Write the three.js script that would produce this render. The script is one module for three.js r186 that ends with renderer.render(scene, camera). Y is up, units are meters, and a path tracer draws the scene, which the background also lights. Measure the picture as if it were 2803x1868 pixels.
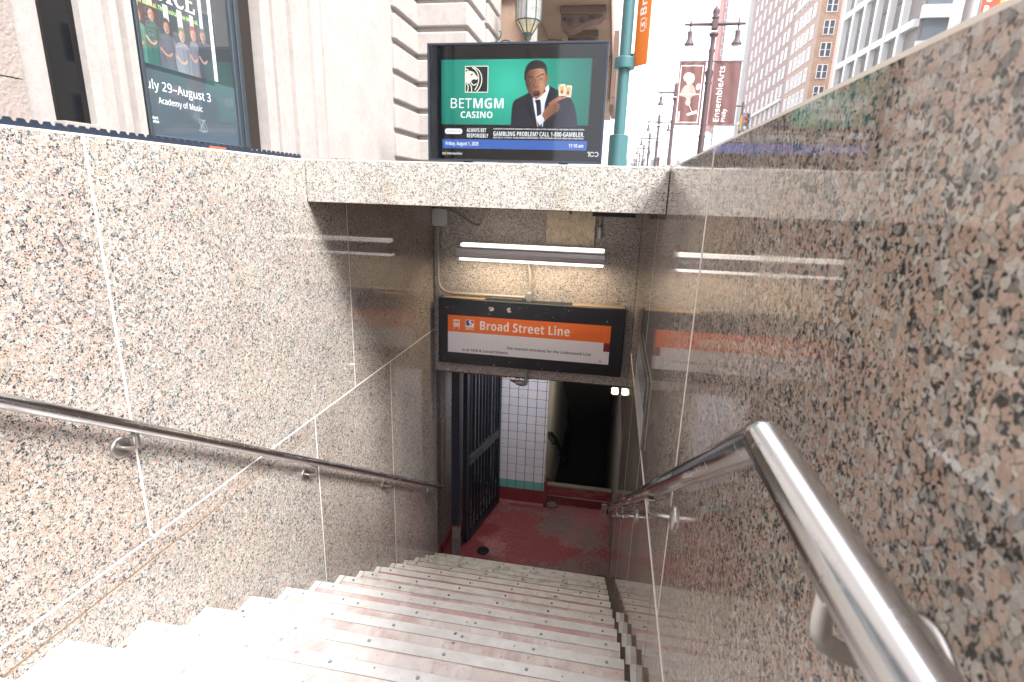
import * as THREE from 'three';
import { RoundedBoxGeometry } from 'three/addons/geometries/RoundedBoxGeometry.js';
import { mergeGeometries } from 'three/addons/utils/BufferGeometryUtils.js';
import { RectAreaLightUniformsLib } from 'three/addons/lights/RectAreaLightUniformsLib.js';

// ───────────────────────── camera, sky, sun, exposure ─────────────────────────
// y = 0 is the height of the lens; the pavement lies at y = PAVE
const PAVE = -1.0536;
const scene = new THREE.Scene();
const camera = new THREE.PerspectiveCamera(64.567, 1024 / 682, 0.02, 1500);
camera.rotation.order = 'YXZ';
camera.rotation.set(-0.26915279, 0.17462184, 0.030915055);
camera.focus = 3.4;
camera.userData.fStop = 8;

const renderer = new THREE.WebGLRenderer();
renderer.toneMapping = THREE.LinearToneMapping;
renderer.toneMappingExposure = 8.7;
renderer.shadowMap.enabled = true;
RectAreaLightUniformsLib.init();

{ // a bright, even overcast sky
  const w = 128, h = 64, data = new Float32Array(w * h * 4);
  for (let j = 0; j < h; j++) {
    const up = Math.max(0, Math.sin(((j + 0.5) / h - 0.5) * Math.PI));
    for (let i = 0; i < w; i++) {
      const v = 0.345 + 0.165 * up, k = (j * w + i) * 4;
      data[k] = v; data[k + 1] = v; data[k + 2] = v * 1.09; data[k + 3] = 1;
    }
  }
  const sky = new THREE.DataTexture(data, w, h, THREE.RGBAFormat, THREE.FloatType);
  sky.mapping = THREE.EquirectangularReflectionMapping;
  sky.magFilter = sky.minFilter = THREE.LinearFilter;
  sky.needsUpdate = true;
  scene.background = sky; scene.environment = sky;
}
const sun = new THREE.DirectionalLight(0xfffdfb, 1.5);
sun.position.set(16, 22, 12); sun.castShadow = true;
sun.shadow.radius = 40;
sun.shadow.camera.left = -40; sun.shadow.camera.right = 40; sun.shadow.camera.top = 40; sun.shadow.camera.bottom = -40; sun.shadow.camera.far = 120;
scene.add(sun);

// ───────────────────────── helpers ─────────────────────────
function rng(seed) { return () => { seed |= 0; seed = seed + 0x6D2B79F5 | 0; let t = Math.imul(seed ^ seed >>> 15, 1 | seed); t = t + Math.imul(t ^ t >>> 7, 61 | t) ^ t; return ((t ^ t >>> 14) >>> 0) / 4294967296; }; }
const rand = rng(20250801);
const used = {};
function numbered(n) { used[n] = (used[n] ?? -1) + 1; return used[n] ? n + '_' + String(used[n]).padStart(3, '0') : n; }
function tag(o, label, category, group, kind) {
  o.userData.label = label; if (category) o.userData.category = category;
  if (group) o.userData.group = group; if (kind) o.userData.kind = kind; return o;
}
// a thing: a Group at its base; its parts are given in world metres and shifted to it
function thing(name, label, category, base, group) {
  const g = new THREE.Group(); g.name = numbered(name); g.position.set(...base); g.userData.base = undefined;
  tag(g, label, category, group); g.base = new THREE.Vector3(...base); scene.add(g); return g;
}
function meshed(name, geo, mat, parent) {
  const m = new THREE.Mesh(geo, mat); m.name = name; m.castShadow = m.receiveShadow = true; parent.add(m); return m;
}
function rootOf(o) { while (!o.base) o = o.parent; return o.base; }
function part(parent, name, geo, mat) { const b = rootOf(parent); geo.translate(-b.x, -b.y, -b.z); return meshed(name, geo, mat, parent); }
function put(parent, name, geo, mat, [x, y, z], turn) {          // a shared geometry at a place of its own
  const b = rootOf(parent), m = meshed(name, geo, mat, parent); m.position.set(x - b.x, y - b.y, z - b.z); if (turn) m.rotation.set(...turn); return m;
}
function piece(name, geo, mat, kind, label) {                     // a piece of the setting
  const m = new THREE.Mesh(geo, mat); m.name = numbered(name); m.castShadow = m.receiveShadow = true; m.userData.kind = kind;
  if (label) m.userData.label = label; m.base = new THREE.Vector3(); scene.add(m); return m;
}
// box from corner to corner, uv in metres (times us) with an offset
function box(x0, x1, y0, y1, z0, z1, us = 1, ou = 0, ov = 0) {
  const w = x1 - x0, h = y1 - y0, d = z1 - z0, g = new THREE.BoxGeometry(w, h, d), p = g.attributes.position, n = g.attributes.normal, uv = g.attributes.uv;
  g.translate((x0 + x1) / 2, (y0 + y1) / 2, (z0 + z1) / 2);
  for (let i = 0; i < p.count; i++) {
    const X = p.getX(i), Y = p.getY(i), Z = p.getZ(i), ax = Math.abs(n.getX(i)), ay = Math.abs(n.getY(i));
    if (ax > 0.5) uv.setXY(i, -Z * us + ou, Y * us + ov); else if (ay > 0.5) uv.setXY(i, X * us + ou, -Z * us + ov); else uv.setXY(i, X * us + ou, Y * us + ov);
  }
  return g;
}
const rbox = (w, h, d, r = 0.006, s = 2) => new RoundedBoxGeometry(w, h, d, s, Math.min(r, w / 2.01, h / 2.01, d / 2.01));
function rboxAt(x0, x1, y0, y1, z0, z1, r, s) { const g = rbox(x1 - x0, y1 - y0, z1 - z0, r, s); g.translate((x0 + x1) / 2, (y0 + y1) / 2, (z0 + z1) / 2); return g; }
const V = (x, y, z) => new THREE.Vector3(x, y, z);
function cyl(r0, r1, a, b, seg = 20, open = false) {              // frustum from a to b
  const A = V(...a), B = V(...b), g = new THREE.CylinderGeometry(r1, r0, A.distanceTo(B), seg, 1, open);
  g.applyQuaternion(new THREE.Quaternion().setFromUnitVectors(V(0, 1, 0), B.clone().sub(A).normalize()));
  const c = A.add(B).multiplyScalar(0.5); g.translate(c.x, c.y, c.z); return g;
}
function tube(points, r, seg = 14, n = 40, tension = 0.5) { return new THREE.TubeGeometry(new THREE.CatmullRomCurve3(points.map(p => V(...p)), false, 'catmullrom', tension), n, r, seg, false); }
// polyline sweep in a plane x = const: keeps straight runs straight
function sweepX(pts, r, seg = 28) {
  const pos = [], idx = [], uv = [], nor = [];
  let run = 0;
  pts.forEach((p, i) => {
    const a = pts[Math.max(0, i - 1)], b = pts[Math.min(pts.length - 1, i + 1)];
    const t = V(0, b[1] - a[1], b[2] - a[2]).normalize(), n = V(0, -t.z, t.y);
    if (i) run += Math.hypot(p[1] - a[1], p[2] - a[2]);
    for (let k = 0; k <= seg; k++) {
      const c = Math.cos(k / seg * 2 * Math.PI), s = Math.sin(k / seg * 2 * Math.PI);
      const d = V(c, s * n.y, s * n.z);
      pos.push(p[0] + r * d.x, p[1] + r * d.y, p[2] + r * d.z); nor.push(d.x, d.y, d.z); uv.push(run, k / seg);
      if (i && k < seg) { const q = i * (seg + 1) + k, o = q - seg - 1; idx.push(o, q, o + 1, q, q + 1, o + 1); }
    }
  });
  const g = new THREE.BufferGeometry();
  g.setAttribute('position', new THREE.Float32BufferAttribute(pos, 3)); g.setAttribute('normal', new THREE.Float32BufferAttribute(nor, 3)); g.setAttribute('uv', new THREE.Float32BufferAttribute(uv, 2)); g.setIndex(idx);
  return g;
}
function extrudeX(shapePts, x0, x1) {                             // (z, y) outline swept along x
  const s = new THREE.Shape(shapePts.map(([z, y]) => new THREE.Vector2(-z, y))), g = new THREE.ExtrudeGeometry(s, { depth: x1 - x0, bevelEnabled: false, curveSegments: 10 });
  g.rotateY(Math.PI / 2); g.translate(x0, 0, 0); return g;
}
function lathe(profile, seg = 18) { return new THREE.LatheGeometry(profile.map(([r, y]) => new THREE.Vector2(r, y)), seg); }
const merge = gs => mergeGeometries(gs.map(g => g.index ? g.toNonIndexed() : g).map(g => { for (const k of Object.keys(g.attributes)) if (!['position', 'normal', 'uv'].includes(k)) g.deleteAttribute(k); return g; }), false);

// ───────────────────────── procedural textures ─────────────────────────
function hash2(x, y, s) { let h = Math.imul(x, 374761393) ^ Math.imul(y, 668265263) ^ Math.imul(s, 2147483647 ^ 0x5bd1e995); h = Math.imul(h ^ h >>> 13, 1274126177); return ((h ^ h >>> 16) >>> 0) / 4294967296; }
function vnoise(x, y, per, s) {
  const xi = Math.floor(x), yi = Math.floor(y), fx = x - xi, fy = y - yi, u = fx * fx * (3 - 2 * fx), v = fy * fy * (3 - 2 * fy), w = a => ((a % per) + per) % per;
  const a = hash2(w(xi), w(yi), s), b = hash2(w(xi + 1), w(yi), s), c = hash2(w(xi), w(yi + 1), s), d = hash2(w(xi + 1), w(yi + 1), s);
  return a + (b - a) * u + (c - a) * v + (a - b - c + d) * u * v;
}
function fbm(x, y, per, oct, s) { let t = 0, a = 0.5, n = 0; for (let o = 0; o < oct; o++) { t += a * vnoise(x, y, per, s + o * 17); n += a; x *= 2; y *= 2; per *= 2; a *= 0.5; } return t / n; }
const mix = (a, b, t) => a + (b - a) * t, clamp = (x, a = 0, b = 1) => Math.min(b, Math.max(a, x)), smooth = (a, b, x) => { const t = clamp((x - a) / (b - a)); return t * t * (3 - 2 * t); };
const mix3 = (a, b, t) => [mix(a[0], b[0], t), mix(a[1], b[1], t), mix(a[2], b[2], t)];
function tex(w, h, fn, srgb = true) {
  const d = new Uint8Array(w * h * 4);
  for (let j = 0; j < h; j++) for (let i = 0; i < w; i++) { const c = fn(i / w, j / h, i, j), k = (j * w + i) * 4; d[k] = clamp(c[0], 0, 255); d[k + 1] = clamp(c[1], 0, 255); d[k + 2] = clamp(c[2], 0, 255); d[k + 3] = 255; }
  const t = new THREE.DataTexture(d, w, h); t.wrapS = t.wrapT = THREE.RepeatWrapping; t.magFilter = THREE.LinearFilter; t.minFilter = THREE.LinearMipmapLinearFilter; t.generateMipmaps = true;
  if (srgb) t.colorSpace = THREE.SRGBColorSpace; t.needsUpdate = true; return t;
}
function canvasTex(w, h, draw) {
  const c = document.createElement('canvas'); c.width = w; c.height = h; const g = c.getContext('2d'); draw(g, w, h);
  const t = new THREE.CanvasTexture(c); t.colorSpace = THREE.SRGBColorSpace; t.magFilter = THREE.LinearFilter; return t;
}
// text stretched to run exactly from x0 to x1 with the given letter height
function fit(g, s, x0, x1, base, size, font = 'bold', face = 'sans-serif') {
  g.save(); g.font = `${font} ${size}px ${face}`; const w = g.measureText(s).width; g.translate(x0, base); g.scale((x1 - x0) / w, 1); g.fillText(s, 0, 0); g.restore();
}
function granite(N, cells, palette, seed, stain = 0.05) {
  const make = n => { const a = new Float32Array(n * n * 2); for (let j = 0; j < n; j++) for (let i = 0; i < n; i++) { a[(j * n + i) * 2] = i + 0.05 + 0.9 * hash2(i, j, seed + n); a[(j * n + i) * 2 + 1] = j + 0.05 + 0.9 * hash2(i, j, seed + n + 7); } return a; };
  const big = make(cells), small = make(cells * 2.5);
  const look = (P, n, x, y) => {
    const ci = Math.floor(x), cj = Math.floor(y); let f1 = 9, f2 = 9, id = 0;
    for (let b = -1; b < 2; b++) for (let a = -1; a < 2; a++) {
      const i = (ci + a + n) % n, j = (cj + b + n) % n, q = j * n + i;
      let dx = P[q * 2] - i + ci + a - x, dy = P[q * 2 + 1] - j + cj + b - y; const d = dx * dx + dy * dy;
      if (d < f1) { f2 = f1; f1 = d; id = q; } else if (d < f2) f2 = d;
    }
    return [id, Math.sqrt(f2) - Math.sqrt(f1)];
  };
  return tex(N, N, (u, v) => {
    const x0 = u * cells, y0 = v * cells;
    const wx = (vnoise(x0 * 2, y0 * 2, cells * 2, seed + 1) - 0.5) * 0.5, wy = (vnoise(x0 * 2, y0 * 2, cells * 2, seed + 2) - 0.5) * 0.5;
    const x = (x0 + wx + cells) % cells, y = (y0 + wy + cells) % cells;
    const [id, edge] = look(big, cells, x, y), r = hash2(id, 3, seed), r2 = hash2(id, 5, seed);
    const clump = vnoise(u * cells / 2.5, v * cells / 2.5, Math.max(1, Math.round(cells / 2.5)), seed + 9);
    const [sid, se] = look(small, cells * 2.5, (x * 2.5) % (cells * 2.5), (y * 2.5) % (cells * 2.5)), sr = hash2(sid, 11, seed);
    let c;
    if (r < 0.50) c = mix3(palette.pinkA, palette.pinkB, r2);
    else if (r < 0.72) c = mix3(palette.paleA, palette.paleB, r2);
    else if (r < 0.90) c = mix3(palette.greyA, palette.greyB, r2);
    else c = mix3(palette.greyA, palette.dark, 0.35 * r2);
    const dark = sr < 0.025 + 0.11 * smooth(0.45, 0.8, clump) + (r > 0.80 ? 0.20 : 0) + (edge < 0.22 ? 0.15 : 0);
    if (dark) c = mix3(palette.dark, c, 0.12 + 0.25 * hash2(sid, 19, seed));
    else if (sr > 0.80) c = mix3(c, palette.paleB, 0.22);
    const cloud = fbm(u * 5, v * 5, 5, 3, seed + 50), g = (0.95 + 0.1 * hash2(Math.floor(u * N), Math.floor(v * N), seed + 4)) * (0.92 + 0.16 * vnoise(x * 7, y * 7, cells * 7, seed + 6)) * (0.93 + 0.14 * cloud), e = edge < 0.09 && hash2(id, 23, seed) < 0.65 ? 0.70 : 1;
    const rust = stain * smooth(0.60, 0.78, fbm(u * 6 + 3, v * 3 + 3, 6, 4, seed + 60)); c = mix3(c, [176, 146, 96], rust);
    return [c[0] * g * e, c[1] * g * e, c[2] * g * e];
  });
}
const GM = 1.35;                                                   // metres one granite tile of texture covers
const graniteTex = granite(2048, 160, { pinkA: [170, 152, 140], pinkB: [186, 172, 162], paleA: [172, 172, 167], paleB: [193, 192, 187], greyA: [148, 148, 145], greyB: [170, 169, 165], dark: [40, 41, 44] }, 31);
const beamTex = granite(1024, 130, { pinkA: [212, 204, 192], pinkB: [222, 215, 204], paleA: [220, 217, 209], paleB: [234, 232, 226], greyA: [188, 186, 180], greyB: [204, 201, 195], dark: [58, 57, 58] }, 77, 0.3);
// wiped and scratched polish: fine vertical streaks and soft patches in the gloss
const polishTex = tex(1024, 1024, (u, v) => {
  const streak = fbm(u * 220, v * 5, 4096, 3, 5), patch = fbm(u * 6, v * 6, 6, 4, 9), fine = vnoise(u * 400, v * 400, 400, 3);
  const r = 120 * smooth(0.45, 0.9, patch) + 85 * smooth(0.66, 0.9, streak) + 12 * fine + 60; return [r, r, r];
}, false);
const stuccoTex = tex(1024, 1024, (u, v) => { const n = fbm(u * 9, v * 9, 9, 6, 41), f = fbm(u * 60, v * 60, 60, 3, 42), d = 226 + (n - 0.5) * 26 + (f - 0.5) * 18; const st = smooth(0.66, 0.8, n) * 0.06; return [d * (1 - st), d * 0.962 * (1 - st * 1.1), d * 0.925 * (1 - st * 1.3)]; });
const grainTex = tex(512, 512, (u, v) => { const f = fbm(u * 70, v * 70, 70, 3, 62) * 255; return [f, f, f]; }, false);
const wear = (base, worn, dirt, seed, cover, grime) => tex(1024, 512, (u, v) => {
  const n = fbm(u * 10, v * 8, 10, 6, seed), f = fbm(u * 80, v * 40, 160, 3, seed + 5), d = fbm(u * 34, v * 17, 34, 4, seed + 9), sp = vnoise(u * 300, v * 150, 300, seed + 3);
  let c = mix3(base, worn, smooth(cover - 0.13, cover + 0.13, n + (f - 0.5) * 0.25));
  c = mix3(c, dirt, grime * smooth(0.50, 0.72, d + (f - 0.5) * 0.3));
  if (sp > 0.94 - grime * 0.05) c = mix3(c, dirt, 0.55);
  const g = 0.95 + 0.1 * f; return [c[0] * g, c[1] * g, c[2] * g];
});
const treadTex = [
  wear([208, 184, 178], [226, 216, 208], [150, 128, 118], 101, 0.46, 0.14),
  wear([206, 172, 167], [220, 200, 194], [154, 126, 118], 111, 0.52, 0.18),
  wear([194, 126, 122], [210, 168, 162], [132, 98, 92], 121, 0.58, 0.22),
  wear([156, 76, 76], [182, 124, 118], [104, 76, 70], 131, 0.60, 0.3),
];
const noseTex = [wear([228, 226, 220], [218, 215, 207], [170, 166, 160], 201, 0.5, 0.12), wear([222, 220, 212], [214, 211, 202], [150, 145, 136], 211, 0.5, 0.2), wear([212, 208, 195], [200, 195, 180], [124, 116, 102], 221, 0.5, 0.34)];
const redFloorTex = tex(1024, 1024, (u, v) => {
  const a = fbm(u * 4, v * 4, 4, 6, 301), b = fbm(u * 6, v * 6, 6, 6, 311), f = fbm(u * 90, v * 90, 90, 3, 321), d = fbm(u * 3, v * 3, 3, 5, 331);
  let c = mix3([136, 62, 60], [156, 96, 92], smooth(0.42, 0.66, a + (f - 0.5) * 0.3));
  c = mix3(c, [116, 100, 91], smooth(0.40, 0.60, b + (f - 0.5) * 0.35) * 0.85);
  c = mix3(c, [116, 36, 36], smooth(0.62, 0.66, d + (f - 0.5) * 0.1) * 0.8);
  const sp = vnoise(u * 240, v * 240, 240, 5); if (sp > 0.95) c = mix3(c, [178, 150, 140], 0.6);
  const g = 0.9 + 0.2 * f; return [c[0] * g, c[1] * g, c[2] * g];
});
const redPaintTex = tex(512, 512, (u, v) => { const a = fbm(u * 6, v * 6, 6, 5, 351), f = fbm(u * 60, v * 60, 60, 3, 361); let c = mix3([124, 40, 42], [150, 84, 80], smooth(0.45, 0.7, a)); c = mix3(c, [96, 78, 70], smooth(0.64, 0.74, a + (f - 0.5) * 0.4) * 0.8); const g = 0.9 + 0.2 * f; return [c[0] * g, c[1] * g, c[2] * g]; });
const tealTex = tex(256, 256, (u, v) => { const f = fbm(u * 50, v * 50, 50, 3, 371), a = fbm(u * 6, v * 6, 6, 4, 372); const g = 0.82 + 0.3 * f; return [(96 + 30 * a) * g, (172 + 16 * a) * g, (160 + 14 * a) * g]; });
const navyTex = tex(512, 512, (u, v) => { const a = fbm(u * 5, v * 5, 5, 5, 381), f = fbm(u * 40, v * 40, 40, 3, 382), s = vnoise(u * 120, v * 120, 120, 383); let c = mix3([19, 25, 38], [30, 37, 50], a); if (s > 0.972) c = [176, 172, 164]; else if (s > 0.95) c = [70, 56, 52]; const g = 0.9 + 0.2 * f; return [c[0] * g, c[1] * g, c[2] * g]; });
const brickTex = (a, b, m, seed) => tex(512, 512, (u, v) => { const row = Math.floor(v * 32), x = u * 12 + (row % 2) * 0.5, col = Math.floor(x) % 12, fy = v * 32 - row, fx = x - Math.floor(x); const n = hash2(col, row, seed); const mo = fy < 0.16 || fx < 0.06; const c = mo ? m : mix3(a, b, n); const g = 0.92 + 0.16 * fbm(u * 30, v * 30, 30, 2, seed); return [c[0] * g, c[1] * g, c[2] * g]; });
const asphaltTex = tex(512, 512, (u, v) => { const f = fbm(u * 90, v * 90, 90, 3, 401), a = fbm(u * 5, v * 5, 5, 4, 402), g = 62 + 30 * (f - 0.5) + 14 * (a - 0.5); return [g, g, g * 1.01]; });
const pavingTex = tex(512, 512, (u, v) => { const f = fbm(u * 70, v * 70, 70, 3, 411), a = fbm(u * 5, v * 5, 5, 4, 412), g = 158 + 40 * (f - 0.5) + 30 * (a - 0.5); return [g, g * 0.985, g * 0.96]; });
const rep = (t, x, y = x) => { const c = t.clone(); c.repeat.set(x, y); c.needsUpdate = true; return c; };

// ───────────────────────── materials ─────────────────────────
const S = (o) => new THREE.MeshStandardMaterial(o), P = (o) => new THREE.MeshPhysicalMaterial(o);
const M = {
  granite: P({ map: graniteTex, roughness: 0.15, roughnessMap: polishTex, specularIntensity: 1 }),
  graniteDull: P({ map: graniteTex, roughness: 0.5 }),
  beam: P({ map: beamTex, color: 0xcfcecc, roughness: 0.5 }),
  caulk: S({ color: 0xdedad2, roughness: 0.75 }), grime: S({ color: 0x8a7e70, roughness: 0.95, map: rep(pavingTex, 3) }),
  steel: P({ color: 0xd3d5d7, metalness: 1, roughness: 0.52, roughnessMap: rep(polishTex, 0.7, 2), anisotropy: 0.3 }),
  steelDull: P({ color: 0xb2afaa, metalness: 1, roughness: 0.36 }),
  galv: S({ color: 0x9a9c9c, metalness: 0.7, roughness: 0.48 }), greyPaint: S({ color: 0x8f9498, roughness: 0.5 }), greyConduit: S({ color: 0x9b968c, roughness: 0.55, metalness: 0.3 }),
  navy: P({ map: navyTex, roughness: 0.42 }), navyBox: P({ color: 0x131a26, roughness: 0.4, map: rep(navyTex, 1) }),
  bolt: S({ color: 0x8d9090, roughness: 0.45, metalness: 0.2 }), boltDark: S({ color: 0x53545a, roughness: 0.5, metalness: 0.4 }),
  redFloor: P({ map: rep(redFloorTex, 1 / 2.3), roughness: 0.52, bumpMap: rep(grainTex, 1.2), bumpScale: 0.002 }), redPaint: P({ map: redPaintTex, roughness: 0.4 }),
  tile: P({ color: 0xdad9dc, roughness: 0.16 }), tileB: P({ color: 0xd6d6db, roughness: 0.18 }), tileC: P({ color: 0xdcdad9, roughness: 0.15 }), grout: S({ color: 0x57503f, roughness: 0.95 }), groutDark: S({ color: 0x3d3a36, roughness: 0.95 }), teal: P({ map: tealTex, roughness: 0.35 }),
  yellowTile: P({ color: 0xd8d4c6, roughness: 0.3 }),
  passageStone: S({ color: 0x6e675e, roughness: 0.95 }), passageShade: S({ color: 0x34312e, roughness: 0.95 }), black: S({ color: 0x0c0d10, roughness: 0.5 }), blackIron: S({ color: 0x17181b, roughness: 0.45, metalness: 0.4 }),  // near-black of the lower steps and floor stands in for the passage's shade
  concrete: S({ map: rep(pavingTex, 1), roughness: 0.9 }), sidewalk: S({ map: rep(pavingTex, 0.5), roughness: 0.9 }), asphalt: S({ map: rep(asphaltTex, 0.4), roughness: 0.92 }), line: S({ color: 0xd8d5cc, roughness: 0.8 }), kerb: S({ color: 0x9d9990, roughness: 0.85 }),
  hatch: S({ color: 0xb9ab97, roughness: 0.5 }), hatchDirt: S({ map: wear([186, 172, 152], [172, 158, 138], [96, 86, 74], 431, 0.55, 0.3), roughness: 0.5 }),
  stone: S({ map: stuccoTex, roughness: 0.82, bumpMap: rep(grainTex, 3), bumpScale: 0.0012, color: 0xb2b1b2 }), stoneRough: S({ map: stuccoTex, color: 0xa39c9a, roughness: 0.9, bumpMap: rep(grainTex, 2), bumpScale: 0.004 }),
  brownStone: S({ map: stuccoTex, color: 0x77635a, roughness: 0.85 }), tanStone: S({ map: stuccoTex, color: 0xa08d7d, roughness: 0.85 }), carved: S({ color: 0x3e322d, roughness: 0.8 }),
  bronze: S({ color: 0x2e2723, roughness: 0.5, metalness: 0.3 }), frameGrey: P({ color: 0x4c545b, metalness: 0.6, roughness: 0.4 }), blackGlass: P({ color: 0x08090b, roughness: 0.04, specularIntensity: 1 }),
  glass: P({ color: 0xffffff, transmission: 1, thickness: 0, roughness: 0.02, ior: 1.5 }), lampGlass: P({ color: 0xf1f3f4, transmission: 0.8, thickness: 0, roughness: 0.08 }),
  verdigris: S({ color: 0x4d5650, roughness: 0.55, metalness: 0.4 }), cream: S({ color: 0xd8cfb4, roughness: 0.5 }),
  teal_paint: P({ color: 0x3e6668, roughness: 0.38 }), lampPost: S({ color: 0x4a3839, roughness: 0.6 }),
  screenFrame: P({ color: 0x343c46, metalness: 0.5, roughness: 0.35 }),
  amber: S({ color: 0xb8501c, roughness: 0.3 }), signalYellow: S({ color: 0xc98a1e, roughness: 0.5 }), signalGrey: S({ color: 0x5d6670, roughness: 0.5 }),
  tealSign: S({ color: 0xa9d0c4, roughness: 0.7 }), whitePaint: S({ color: 0xdfe0de, roughness: 0.7 }),
};
M.tread = treadTex.map(t => S({ map: t, color: 0xe8e8e8, roughness: 0.72, bumpMap: rep(grainTex, 2), bumpScale: 0.0006 }));
M.nose = noseTex.map(t => S({ map: t, color: 0xe6e6e6, roughness: 0.6, metalness: 0.0 }));

// ───────────────────────── key dimensions ─────────────────────────
const XL = -1.615, XR = 0.245, TOP = 0.132, BEAM_Z = -2.73, BEAM_Y = -0.08, END_Z = -4.85, LINTEL_Y = -1.712;
const RISE = 0.18024, RUN = 0.28058, N0Y = -1.41364, N0Z = -1.12791;  // nosing k lies at (N0Y - k*RISE, N0Z - k*RUN)
const noseY = k => N0Y - k * RISE, noseZ = k => N0Z - k * RUN, FLOOR = noseY(14), LAND_Z = -6.19;

// ───────────────────────── ground ─────────────────────────
{
  const s = new THREE.Shape([[-400, -400], [400, -400], [400, 400], [-400, 400]].map(a => new THREE.Vector2(...a)));
  s.holes.push(new THREE.Path([[XL - 0.05, 0.567], [XL - 0.05, 5.0], [XR + 0.05, 5.0], [XR + 0.05, 0.567]].map(a => new THREE.Vector2(...a))));
  const g = new THREE.ShapeGeometry(s); g.rotateX(-Math.PI / 2); g.translate(0, PAVE, 0);
  piece('pavement', g, M.sidewalk, 'structure');
  piece('road', box(4.2, 24, PAVE - 0.1, PAVE + 0.004, -380, 380), M.asphalt, 'structure');
  const k = piece('kerb', box(4.0, 4.2, PAVE, PAVE + 0.13, -380, 380), M.kerb, 'structure');
  const k2 = piece('kerb', box(24, 24.2, PAVE, PAVE + 0.13, -380, 380), M.kerb, 'structure');
  for (let z = -120; z < 60; z += 9) piece('lane_marking', box(13.9, 14.05, PAVE + 0.004, PAVE + 0.009, z, z + 3), M.line, 'structure');
}

{ // earth round the stairwell and the passage
  const earth = S({ color: 0x4a4036, roughness: 1 });
  piece('subsoil', box(-6, XL - 0.32, -9, PAVE - 0.02, -17, 3), earth, 'structure'); piece('subsoil', box(XR + 0.45, 4, -9, PAVE - 0.11, -17, 3), earth, 'structure');
  piece('subsoil', box(XL - 0.319, XR + 0.449, -9, -8, -17, 3), earth, 'structure'); piece('subsoil', box(XL - 0.319, XR + 0.449, -7.99, PAVE - 0.02, 2.0, 3), earth, 'structure');
}

// ───────────────────────── granite walls of the stairwell ─────────────────────────
const J = 0.005;                                                    // half a joint
const slabs = [0xffffff, 0xf3efec, 0xf6f6f4, 0xece9e6].map(c => { const m = M.granite.clone(); m.color = new THREE.Color(c); return m; });   // slabs differ a little in tone
function panels(parent, face, list, thick) {
  let turn = face > 0 ? 0 : 2;
  // list of [z0, z1, y0, y1] (z0 > z1); face +1: polished side looks to +x
  for (const [z0, z1, y0, y1] of list) {
    const x0 = face > 0 ? XL - thick : XR, x1 = face > 0 ? XL : XR + thick;
    part(parent, 'granite_panel', box(x0, x1, y0 + J, y1 - J, z1 + J, z0 - J, 1 / GM, rand(), rand()), slabs[turn++ % 4]);
  }
}
function joints(parent, face, list, depth = 0.0012, wide = 0.0062) {
  for (const [z0, z1, y0, y1] of list) {
    const hor = Math.abs(z0 - z1) > Math.abs(y1 - y0), a = face > 0 ? XL - 0.03 : XR - (hor ? 0.0032 : depth > 0.001 ? 0.0016 : 0.0004), b = face > 0 ? XL - depth : XR + 0.03;
    part(parent, 'sealant_joint', hor ? box(a, b, y0 - wide, y0 + wide, z1, z0) : box(a, b, y0, y1, z0 - wide, z0 + wide), M.caulk);
  }
}
const leftWall = thing('stairwell_wall', 'pale polished granite stairwell wall beside the theatre facade, topped by a scalloped strip', 'wall', [XL, PAVE, -2.7]);
{
  const y = -1.292, y2 = -1.38, cap = TOP;
  panels(leftWall, 1, [[1.9, 0.19, y, cap], [0.19, -1.49, y, cap], [-1.49, -3.169, y, cap], [-3.169, END_Z, y, BEAM_Y + 0.25], [END_Z, -6.6, LINTEL_Y - 0.6, cap],
    [1.9, -2.653, y2, y], [1.9, -2.653, -4.1, y2], [-2.653, -3.755, -4.1, y], [-3.755, END_Z, -4.1, y], [END_Z, -6.5, -4.1, LINTEL_Y - 0.6]], 0.09, M.granite);
  joints(leftWall, 1, [[0.19, 0.19, y, cap], [-1.49, -1.49, y, cap - 0.004], [-3.169, -3.169, y, BEAM_Y], [-2.653, -2.653, -4.1, y], [-3.755, -3.755, -4.1, y], [END_Z, END_Z, -4.1, LINTEL_Y], [1.9, END_Z, y, y]]);
  part(leftWall, 'sealant_joint', box(XL - 0.03, XL - 0.003, y2 - 0.004, y2 + 0.004, -2.653, 1.9), S({ color: 0x8a7458, roughness: 0.9 }));
  part(leftWall, 'wall_core', box(XL - 0.30, XL - 0.0905, PAVE, TOP - 0.004, -6.6, 1.9), M.concrete);
  part(leftWall, 'coping_edge', box(XL - 0.09, XL - 0.001, TOP - 0.0048, TOP + 0.001, BEAM_Z, 1.9), M.caulk);
}
const rightWall = thing('stairwell_wall', 'brown and pink polished granite stairwell wall beside the street, with a bent steel rail', 'wall', [XR, PAVE, -2.7]);
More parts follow.
